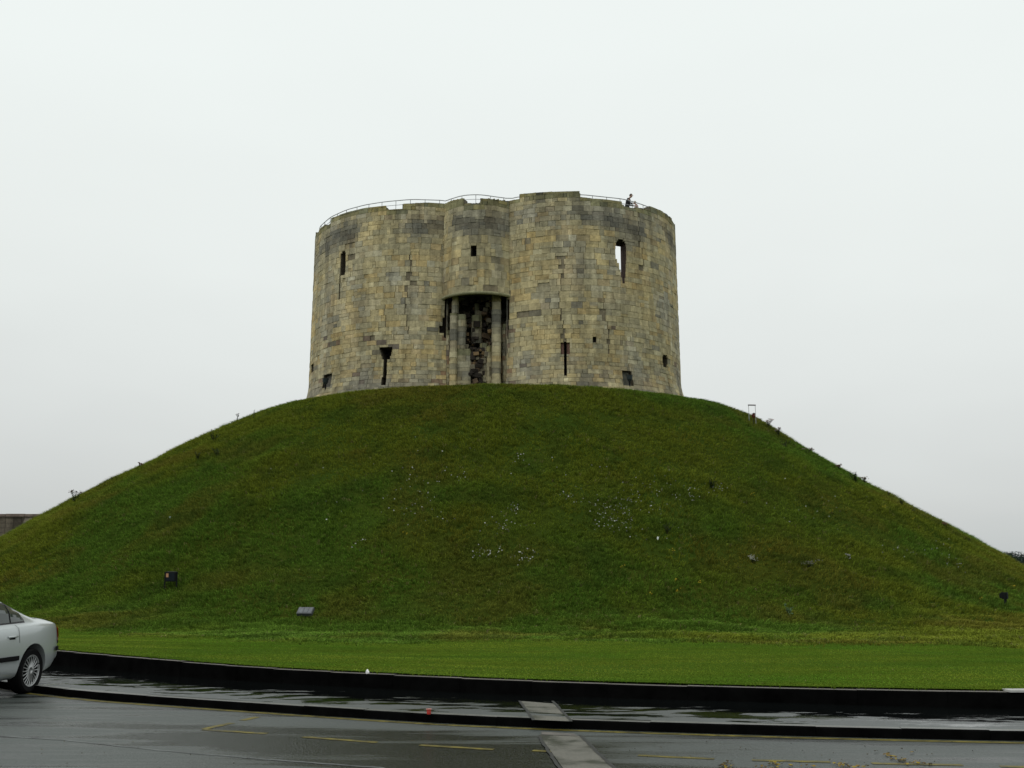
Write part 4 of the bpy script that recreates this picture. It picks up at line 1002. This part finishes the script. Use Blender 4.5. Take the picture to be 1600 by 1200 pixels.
# ------------------------------------------------------------------ people on the wall walk
M_skin = mat('skin', base=(.42, .27, .20), rough=.6, noise=.06)
def person(loc, rz, scale, coat, hair, label, lean=.25, nod=.5, legs=(.02, .02, .03)):
    root = empty('person', loc, rz); root.scale = (scale,) * 3; tag(root, label, 'person')
    J = {}; E_ = []; Rd = []; Vv = []
    def v(name, p, r, par=None):
        J[name] = len(Vv); Vv.append(p); Rd.append(r)
        if par is not None: E_.append((J[par], J[name]))
    ln = lambda z: lean * max(0, z - .95)            # lean forward along +x
    v('pelvis', (0, 0, .95), .13)
    v('belly', (ln(1.12), 0, 1.12), .10, 'pelvis'); v('chest', (ln(1.34), 0, 1.34), .10, 'belly'); v('neck0', (ln(1.47) + .02, 0, 1.47), .055, 'chest')
    v('neck', (ln(1.53) + .04, 0, 1.54), .052, 'neck0')
    hx = ln(1.6) + .06 + nod * .08; v('head0', (hx, 0, 1.62), .085, 'neck'); v('head1', (hx + .015, 0, 1.70), .095, 'head0'); v('crown', (hx + .0, 0, 1.76), .065, 'head1')
    for s_ in (-1, 1):
        k_ = str(s_)
        v('sh' + k_, (ln(1.43), s_ * .17, 1.43), .065, 'chest'); v('el' + k_, (ln(1.2) + .10, s_ * .23, 1.15), .045, 'sh' + k_)
        v('wr' + k_, (ln(1.2) + .32, s_ * .17, 1.08), .028, 'el' + k_); v('pm' + k_, (ln(1.2) + .39, s_ * .165, 1.07), .034, 'wr' + k_)
        for f in range(4):
            L = (.055, .065, .06, .045)[f]; bx = ln(1.2) + .42; yy = s_ * (.165 + (f - 1.5) * .020)
            v(f'f{f}' + k_, (bx, yy, 1.065), .010, 'pm' + k_); v(f'g{f}' + k_, (bx + L * .7, yy, 1.05), .009, f'f{f}' + k_); v(f'h{f}' + k_, (bx + L, yy, 1.02), .007, f'g{f}' + k_)
        v('th' + k_, (ln(1.2) + .38, s_ * .125, 1.065), .011, 'pm' + k_); v('ti' + k_, (ln(1.2) + .42, s_ * .105, 1.05), .009, 'th' + k_)
        v('hp' + k_, (0, s_ * .09, .88), .095, 'pelvis'); v('kn' + k_, (.04 * s_ + .03, s_ * .10, .5), .062, 'hp' + k_); v('an' + k_, (.08 * s_, s_ * .10, .09), .042, 'kn' + k_); v('to' + k_, (.08 * s_ + .16, s_ * .11, .035), .034, 'an' + k_)
    def skin(name, V_, E2, R_, m_, par):
        me = bpy.data.meshes.new(name); me.from_pydata(V_, E2, []); me.update(); o = bpy.data.objects.new(name, me); COL.objects.link(o)
        md = o.modifiers.new('skin', 'SKIN')
        if not me.skin_vertices: 
            bpy.context.view_layer.objects.active = o
        sv = me.skin_vertices[0].data if me.skin_vertices else None
        return o, md, sv
    me = bpy.data.meshes.new('body'); me.from_pydata(Vv, E_, []); me.update(); o = bpy.data.objects.new('body', me); COL.objects.link(o)
    o.modifiers.new('skin', 'SKIN'); bpy.context.view_layer.update()
    if not me.skin_vertices:
        with bpy.context.temp_override(object=o, active_object=o, selected_objects=[o]): bpy.ops.mesh.customdata_skin_add()
    for i, d in enumerate(me.skin_vertices[0].data): d.radius = (Rd[i], Rd[i]); d.use_root = (i == 0)
    sub = o.modifiers.new('sub', 'SUBSURF'); sub.levels = 1; sub.render_levels = 2
    me.materials.append(M_skin); o.parent = root
    # coat: a lathe-like shell around torso, arms as tubes
    c = MB(); n_ = 16; secs = [(.52, .20, .22), (.75, .175, .21), (.95, .155, .19), (1.15, .15, .19), (1.35, .155, .215), (1.44, .12, .19), (1.50, .075, .085)]
    rings = [[(ln(z_) + math.cos(2 * math.pi * k_ / n_) * a_, math.sin(2 * math.pi * k_ / n_) * b_, z_) for k_ in range(n_)] for z_, a_, b_ in secs]
    for A_, B_ in zip(rings[:-1], rings[1:]):
        for k_ in range(n_): c.quad([A_[k_], A_[(k_ + 1) % n_], B_[(k_ + 1) % n_], B_[k_]])
    for s_ in (-1, 1):
        c.tube([(ln(1.43), s_ * .15, 1.43), (ln(1.2) + .02, s_ * .225, 1.28), (ln(1.2) + .10, s_ * .235, 1.14), (ln(1.2) + .31, s_ * .17, 1.08)], [.085, .075, .065, .048], n=10)
    c.build('coat', mat('coat_cloth', base=coat, rough=.85, noise=.2, nscale=6), root, smooth=True)
    t = MB()
    for s_ in (-1, 1): t.tube([(0, s_ * .09, .9), (.04 * s_ + .03, s_ * .10, .5), (.08 * s_, s_ * .10, .08)], [.11, .078, .058], n=10)
    t.build('trousers', mat('trouser_cloth', base=(.03, .03, .035), rough=.9, noise=.15), root, smooth=True)
    # hair cap and face features
    h_ = MB(); C0 = Vector((hx + .005, 0, 1.70)); nn = 12
    for i in range(7):
        for k_ in range(nn):
            def q(i_, k2):
                th_ = math.pi * .62 * i_ / 7; ph_ = 2 * math.pi * k2 / nn; r_ = Vector((.112, .098, .115))
                d = Vector((math.sin(th_) * math.cos(ph_), math.sin(th_) * math.sin(ph_), math.cos(th_)))
                if d.x > .35 and d.z < .45: d = d * .84
                return tuple(C0 + Vector((d.x * r_.x - .012, d.y * r_.y, d.z * r_.z)))
            h_.quad([q(i, k_), q(i + 1, k_), q(i + 1, k_ + 1), q(i, k_ + 1)])
    h_.build('hair', mat('hair', base=hair, rough=.8, noise=.3, nscale=30), root, smooth=True)
    f_ = MB(); f_.tube([(hx + .10, 0, 1.70), (hx + .125, 0, 1.665)], [.010, .016], n=6); fo = f_.build('nose', M_skin, root, smooth=True)
    for s_ in (-1, 1):
        e_ = MB(); e_.tube([(hx + .096, s_ * .034, 1.705), (hx + .103, s_ * .034, 1.705)], .010, n=8); e_.build('eye', M_black, root)
        e_ = MB(); e_.tube([(hx, s_ * .095, 1.72), (hx + .005, s_ * .108, 1.695), (hx, s_ * .096, 1.66)], [.012, .018, .010], n=6); e_.build('ear', M_skin, root, smooth=True)
    e_ = MB(); e_.box((hx + .09, -.024, 1.635), (hx + .104, .024, 1.642)); e_.build('mouth', mat('lips', base=(.3, .12, .1), rough=.6), root)
    return root
def walk_pt(px, off, z=24.0):
    m = (abs(phis) < 1.5) & (OUT.N[:, 1] < -.1); x = OUT.P[:, 0] + OUT.N[:, 0] * off; y = OUT.P[:, 1] + OUT.N[:, 1] * off
    q, _ = proj(x, y, z); i_ = int(np.argmin(np.where(m, abs(q - px), 1e9))); return float(x[i_]), float(y[i_])
x_, y_ = walk_pt(980, -.75)
zh = float(zat(984, 303.5, y_)); print('feet', zh - 1.8, float(zat(995, 314, y_)) - 1.8 * .78); person((x_, y_, zh - 1.80), R(-12), 1.0, (.018, .020, .024), (.03, .022, .016), 'person in a dark coat bending forward behind the keep parapet', lean=.22, nod=.9)
x_, y_ = walk_pt(996, -.8)
zh = float(zat(995, 314, y_)); person((x_, y_, zh - 1.80 * .78), R(172), .78, (.50, .38, .34), (.40, .33, .22), 'small fair haired person in a pale pink coat facing the dark coated person', lean=.1, nod=.5)
#PART3
# ------------------------------------------------------------------ silver saloon at the left edge, nose towards the camera side
M_paint = mat('silver_paint', base=(.47, .505, .51), rough=.30, metal=.35, coat=.6, noise=.03, nscale=2)
M_glass = mat('tinted_glass', base=(.03, .045, .042), rough=.05, spec=.7, noise=.1, nscale=1)
M_rub = mat('black_rubber', base=(.004, .004, .0045), rough=.8, noise=.2, spec=.12)
M_trim = mat('dark_trim', base=(.03, .026, .032), rough=.5)
M_rim = mat('alloy', base=(.42, .43, .43), rough=.35, metal=.5)
M_red = mat('red_lens', base=(.35, .012, .006), rough=.15, coat=.5); M_amber = mat('amber_lens', base=(.5, .10, .01), rough=.15, coat=.5); M_dlens = mat('smoked_lens', base=(.03, .01, .01), rough=.2)
TOPX = [-2.33, -2.28, -2.22, -2.12, -1.9, -1.72, -1.55, -1.2, -.85, -.5, -.1, .3, .6, .95, 1.3, 1.5, 1.9, 2.1, 2.2, 2.26]
TOPZ = [.60, .80, 1.02, 1.055, 1.075, 1.09, 1.14, 1.27, 1.375, 1.42, 1.44, 1.43, 1.38, 1.20, 1.02, .99, .90, .82, .70, .52]
topz = lambda x: float(np.mean([np.interp(x + e, TOPX, TOPZ) for e in (-.06, -.03, 0, .03, .06)])) if abs(x) < 2.1 else float(np.interp(x, TOPX, TOPZ))
def wid(x):
    w = .895
    if x < -1.3: w *= 1 - .20 * ((-x - 1.3) / 1.03) ** 3.0
    if x > 1.2: w *= 1 - .26 * ((x - 1.2) / 1.06) ** 2.6
    return w
belt = lambda x: min(float(np.interp(x, [-2.33, -2.2, -1.6, 0, 1.3, 2.0, 2.26], [.92, .955, .97, .93, .90, .78, .60])), topz(x) - .06)
zbot = lambda x: float(np.interp(x, [-2.33, -2.1, -1.7, 1.7, 2.1, 2.26], [.40, .27, .20, .20, .23, .36]))
def section(x):
    w, t, b, z0 = wid(x), topz(x), belt(x), zbot(x); g = max(0, min(1, (t - b - .13) / .30))
    return [(0, z0 + .02), (w * .55, z0), (w * .90, z0 + .015), (w * .975, z0 + (b - z0) * .16), (w, z0 + (b - z0) * .42), (w * .998, z0 + (b - z0) * .66), (w * .975, z0 + (b - z0) * .88), (w * .95, b),
            (w * .90, b + .022), (w * .865, b + .03 + .02 * g), ((w * .72) * (1 - g) + .735 * g, b + (t - b) * (.72 * (1 - g) + .50 * g)), ((w * .58) * (1 - g) + .63 * g, t - .012 - .055 * g),
            ((w * .42) * (1 - g) + .54 * g, t - .006 - .012 * g), (w * .25, t), (0, t + .004)]
car = empty('parked_car', (0, 0, 0)); tag(car, 'silver four door saloon cut by the left edge of the photo', 'car')
def build_body():
    st = sorted(set(list(np.round(np.linspace(-2.30, 2.24, 62), 3)) + [-2.33, -2.27, -2.24, 2.26])); V = []; Fc = []; n = None
    for x in st:
        h = section(x); full = [(x, y, z) for y, z in h] + [(x, -y, z) for y, z in reversed(h[1:-1])]; n = len(full); V += full
    for i in range(len(st) - 1):
        for k in range(n): l = (k + 1) % n; Fc.append((i * n + k, i * n + l, (i + 1) * n + l, (i + 1) * n + k))
    Fc.append(tuple(reversed(range(n)))); b = (len(st) - 1) * n; Fc.append(tuple(range(b, b + n)))
    me = bpy.data.meshes.new('body'); me.from_pydata(V, [], Fc); me.update()
    import bmesh
    bm = bmesh.new(); bm.from_mesh(me); bmesh.ops.recalc_face_normals(bm, faces=bm.faces); bm.to_mesh(me); bm.free()
    o = bpy.data.objects.new('body', me); COL.objects.link(o); s = o.modifiers.new('s', 'SUBSURF'); s.levels = 1; s.render_levels = 1
    cuts = []
    for xw in (-1.36, 1.355):
        cm = MB(); cm.tube([(xw, -1.2, .335), (xw, 1.2, .335)], .375, n=40); c = cm.build('cut', M_rub); cuts.append(c)
        m = o.modifiers.new('b', 'BOOLEAN'); m.object = c; m.operation = 'DIFFERENCE'; m.solver = 'EXACT'
    bpy.context.view_layer.update(); dg = bpy.context.evaluated_depsgraph_get(); nm = bpy.data.meshes.new_from_object(o.evaluated_get(dg))
    o.modifiers.clear(); o.data = nm
    for c in cuts: bpy.data.objects.remove(c)
    nm.materials.clear(); nm.materials.append(M_paint); nm.shade_smooth(); nm.set_sharp_from_angle(angle=R(38)); nm.name = 'body'; o.parent = car
    return o
body = build_body()
im_ = MB(); im_.box((-2.0, -.62, .25), (2.0, .62, .75)); im_.build('chassis', M_rub, car)
def side_y(x, z):
    h = section(x); 
    for (ya, za), (yb, zb) in zip(h[2:-1], h[3:]):
        if za <= z <= zb + 1e-6: return ya + (yb - ya) * (z - za) / max(1e-6, zb - za)
    return h[-2][0]
def side_patch(x0, x1, zlo, zhi, off, m, name, parent, sgn=1, nx=14, nz=6):
    b = MB(); xs_ = np.linspace(x0, x1, nx + 1)
    for i in range(nx):
        for j in range(nz):
            q = []
            for x, t in ((xs_[i], j / nz), (xs_[i + 1], j / nz), (xs_[i + 1], (j + 1) / nz), (xs_[i], (j + 1) / nz)):
                z = zlo(x) + (zhi(x) - zlo(x)) * t; q.append((x, sgn * (side_y(x, z) + off), z))
            b.quad(q if sgn > 0 else q[::-1])
    return b.build(name, m, parent, smooth=True)
wlo = lambda x: belt(x) + .075
def wtop(x): return max(wlo(x) + .002, min(topz(x) - .085, 1.335) - .015)
def qtop(x):                                     # rounded rear end of the quarter glass
    u = max(0, min(1, (x + 1.20) / .10)); return wlo(x) + (wtop(x) - wlo(x)) * math.sqrt(u * (2 - u))
for sg in (1, -1):
    side_patch(-1.235, 1.06, lambda x: wlo(x) - .022, lambda x: max(wlo(x), (qtop(x) if x < -1.1 else wtop(x)) + .024), .010, M_trim, 'window_trim', car, sg, 40)
    side_patch(-1.20, -.86, wlo, qtop, .016, M_glass, 'window', car, sg, 16)
    side_patch(-.835, .03, wlo, wtop, .016, M_glass, 'window', car, sg)
    side_patch(.10, 1.0, wlo, wtop, .016, M_glass, 'window', car, sg)
    side_patch(-.86, -.835, wlo, wtop, .020, M_rub, 'window_divider', car, sg, 2)
    side_patch(-.93, .05, lambda x: .50, lambda x: .565, .022, M_rub, 'rubbing_strip', car, sg)
    side_patch(.09, .98, lambda x: .50, lambda x: .565, .022, M_rub, 'rubbing_strip', car, sg)
    for x0 in (-.955, .07, 1.03):                # shut lines
        side_patch(x0 - .004, x0 + .004, lambda x: .30 if x0 > -.9 else .74, lambda x: belt(x) + .04, .003, M_rub, 'door_gap', car, sg, 1, 10)
    for xh in (-.86, .17):
        hb = MB(); y_ = sg * (side_y(xh, .83) + .028); hb.tube([(xh - .02, sg * side_y(xh, .83), .83), (xh + .0, y_, .835), (xh + .16, y_, .835), (xh + .18, sg * side_y(xh, .83), .83)], .014, n=8)
        hd = hb.build('door_handle', M_paint, car, smooth=True)
        rc = MB(); rc.box((xh + .01, sg * (side_y(xh + .05, .82) - .02), .795), (xh + .15, sg * (side_y(xh + .05, .82) + .004), .832)); rc.build('handle_recess', M_rub, hd)
    # tail lamps climb the rear corners
    side_patch(-2.318, -2.17, lambda x: .70, lambda x: min(.945, belt(x) - .01), .012, M_red, 'tail_lamp', car, sg, 6, 6)
    side_patch(-2.30, -2.225, lambda x: .76, lambda x: .90, .018, M_amber, 'turn_lamp', car, sg, 4, 4)
    side_patch(-2.31, -2.22, lambda x: .655, lambda x: .70, .012, M_dlens, 'reflector', car, sg, 4, 3)
    side_patch(-2.30, -2.02, lambda x: .56, lambda x: .625, .022, M_rub, 'bumper_strip', car, sg, 8, 3)
    side_patch(2.0, 2.2, lambda x: .56, lambda x: .66, .012, mat('clear_lens', base=(.6, .62, .62), rough=.1, coat=.5), 'headlight', car, sg, 6, 4)
    mm = MB(); mm.tube([(1.02, sg * .80, .99), (1.04, sg * .93, 1.0)], .02, n=6); mm.box((1.0, sg * .93 - .09, .95), (1.12, sg * .93 + .09, 1.07)); mm.build('mirror', M_paint, car, bevel=.03)
# rear and front screens
for nm_, xa_, xb_, ta_, tb_ in (('rear_window', -1.60, -.92, .50, .50), ('windscreen', .66, 1.24, .56, .60)):
    b = MB(); xs_ = np.linspace(xa_, xb_, 11)
    for i in range(10):
        for j in range(-6, 6):
            q = []
            for x, k_ in ((xs_[i], j), (xs_[i + 1], j), (xs_[i + 1], j + 1), (xs_[i], j + 1)):
                y = k_ / 6 * ta_ * (1.0 if abs(k_) < 6 else 1); h = section(x); z = float(np.interp(abs(y), [0, h[-2][0], h[-3][0], h[-4][0]], [h[-1][1], h[-2][1], h[-3][1], h[-4][1]])) + .008; q.append((x, y, z))
            b.quad(q)
    b.build(nm_, M_glass, car, smooth=True)
b = MB(); b.box((-2.345, -.26, .70), (-2.335, .26, .81)); b.build('number_plate', mat('plate', base=(.6, .45, .05), rough=.4), car)
def wheel(x, y, sg):
    t = MB(); Rt_, rr_, w = .322, .225, .105; prof = [(rr_, -w * .9), (Rt_ - .03, -w), (Rt_ - .006, -w * .75), (Rt_, -w * .4), (Rt_, w * .4), (Rt_ - .006, w * .75), (Rt_ - .03, w), (rr_, w * .9)]
    n_ = 40; rings = [[(math.cos(2 * math.pi * k_ / n_) * r_, yy, math.sin(2 * math.pi * k_ / n_) * r_) for k_ in range(n_)] for r_, yy in prof]
    for A_, B_ in zip(rings[:-1], rings[1:]):
        for k_ in range(n_): t.quad([A_[k_], B_[k_], B_[(k_ + 1) % n_], A_[(k_ + 1) % n_]])
    wo_ = empty('wheel', (x, y, Rt_)); wo_.parent = car
    t.build('tyre', M_rub, wo_, smooth=True)
    r_ = MB(); yo = sg * w * .80
    ringc = lambda rad, yy: [(math.cos(2 * math.pi * k_ / n_) * rad, yy, math.sin(2 * math.pi * k_ / n_) * rad) for k_ in range(n_)]
    r_.tube(ringc(.222, yo), .010, n=8, closed=True); r_.tube(ringc(.204, yo - sg * .01), .006, n=6, closed=True)
    for k_ in range(20):
        a_ = 2 * math.pi * k_ / 20; c_, s_ = math.cos(a_), math.sin(a_)
        r_.tube([(c_ * .05, yo - sg * .008, s_ * .05), (c_ * .13, yo - sg * .0, s_ * .13), (c_ * .215, yo - sg * .012, s_ * .215)], [.011, .008, .009], n=5)
    r_.tube([(0, yo - sg * .03, 0), (0, yo + sg * .006, 0)], [.062, .045], n=16)
    r_.build('rim', M_rim, wo_, smooth=True)
    d_ = MB(); d_.tube([(0, yo - sg * .10, 0), (0, yo - sg * .05, 0)], .21, n=32); d_.build('brake_disc', M_rub, wo_)
for xw in (-1.36, 1.355):
    for sg in (1, -1): wheel(xw, sg * .775, sg)
CS = 1.04; car.scale = (CS,) * 3; CAZ = R(5.0)
W0 = unp(47, 1083.5, 0); fwd = np.array([-math.sin(CAZ), -math.cos(CAZ)]); lft = np.array([-fwd[1], fwd[0]])
O_ = W0 - fwd * (-1.36 * CS) - lft * (.88 * CS)
car.location = (O_[0], O_[1], 0); car.rotation_euler = (0, 0, math.atan2(fwd[1], fwd[0]))
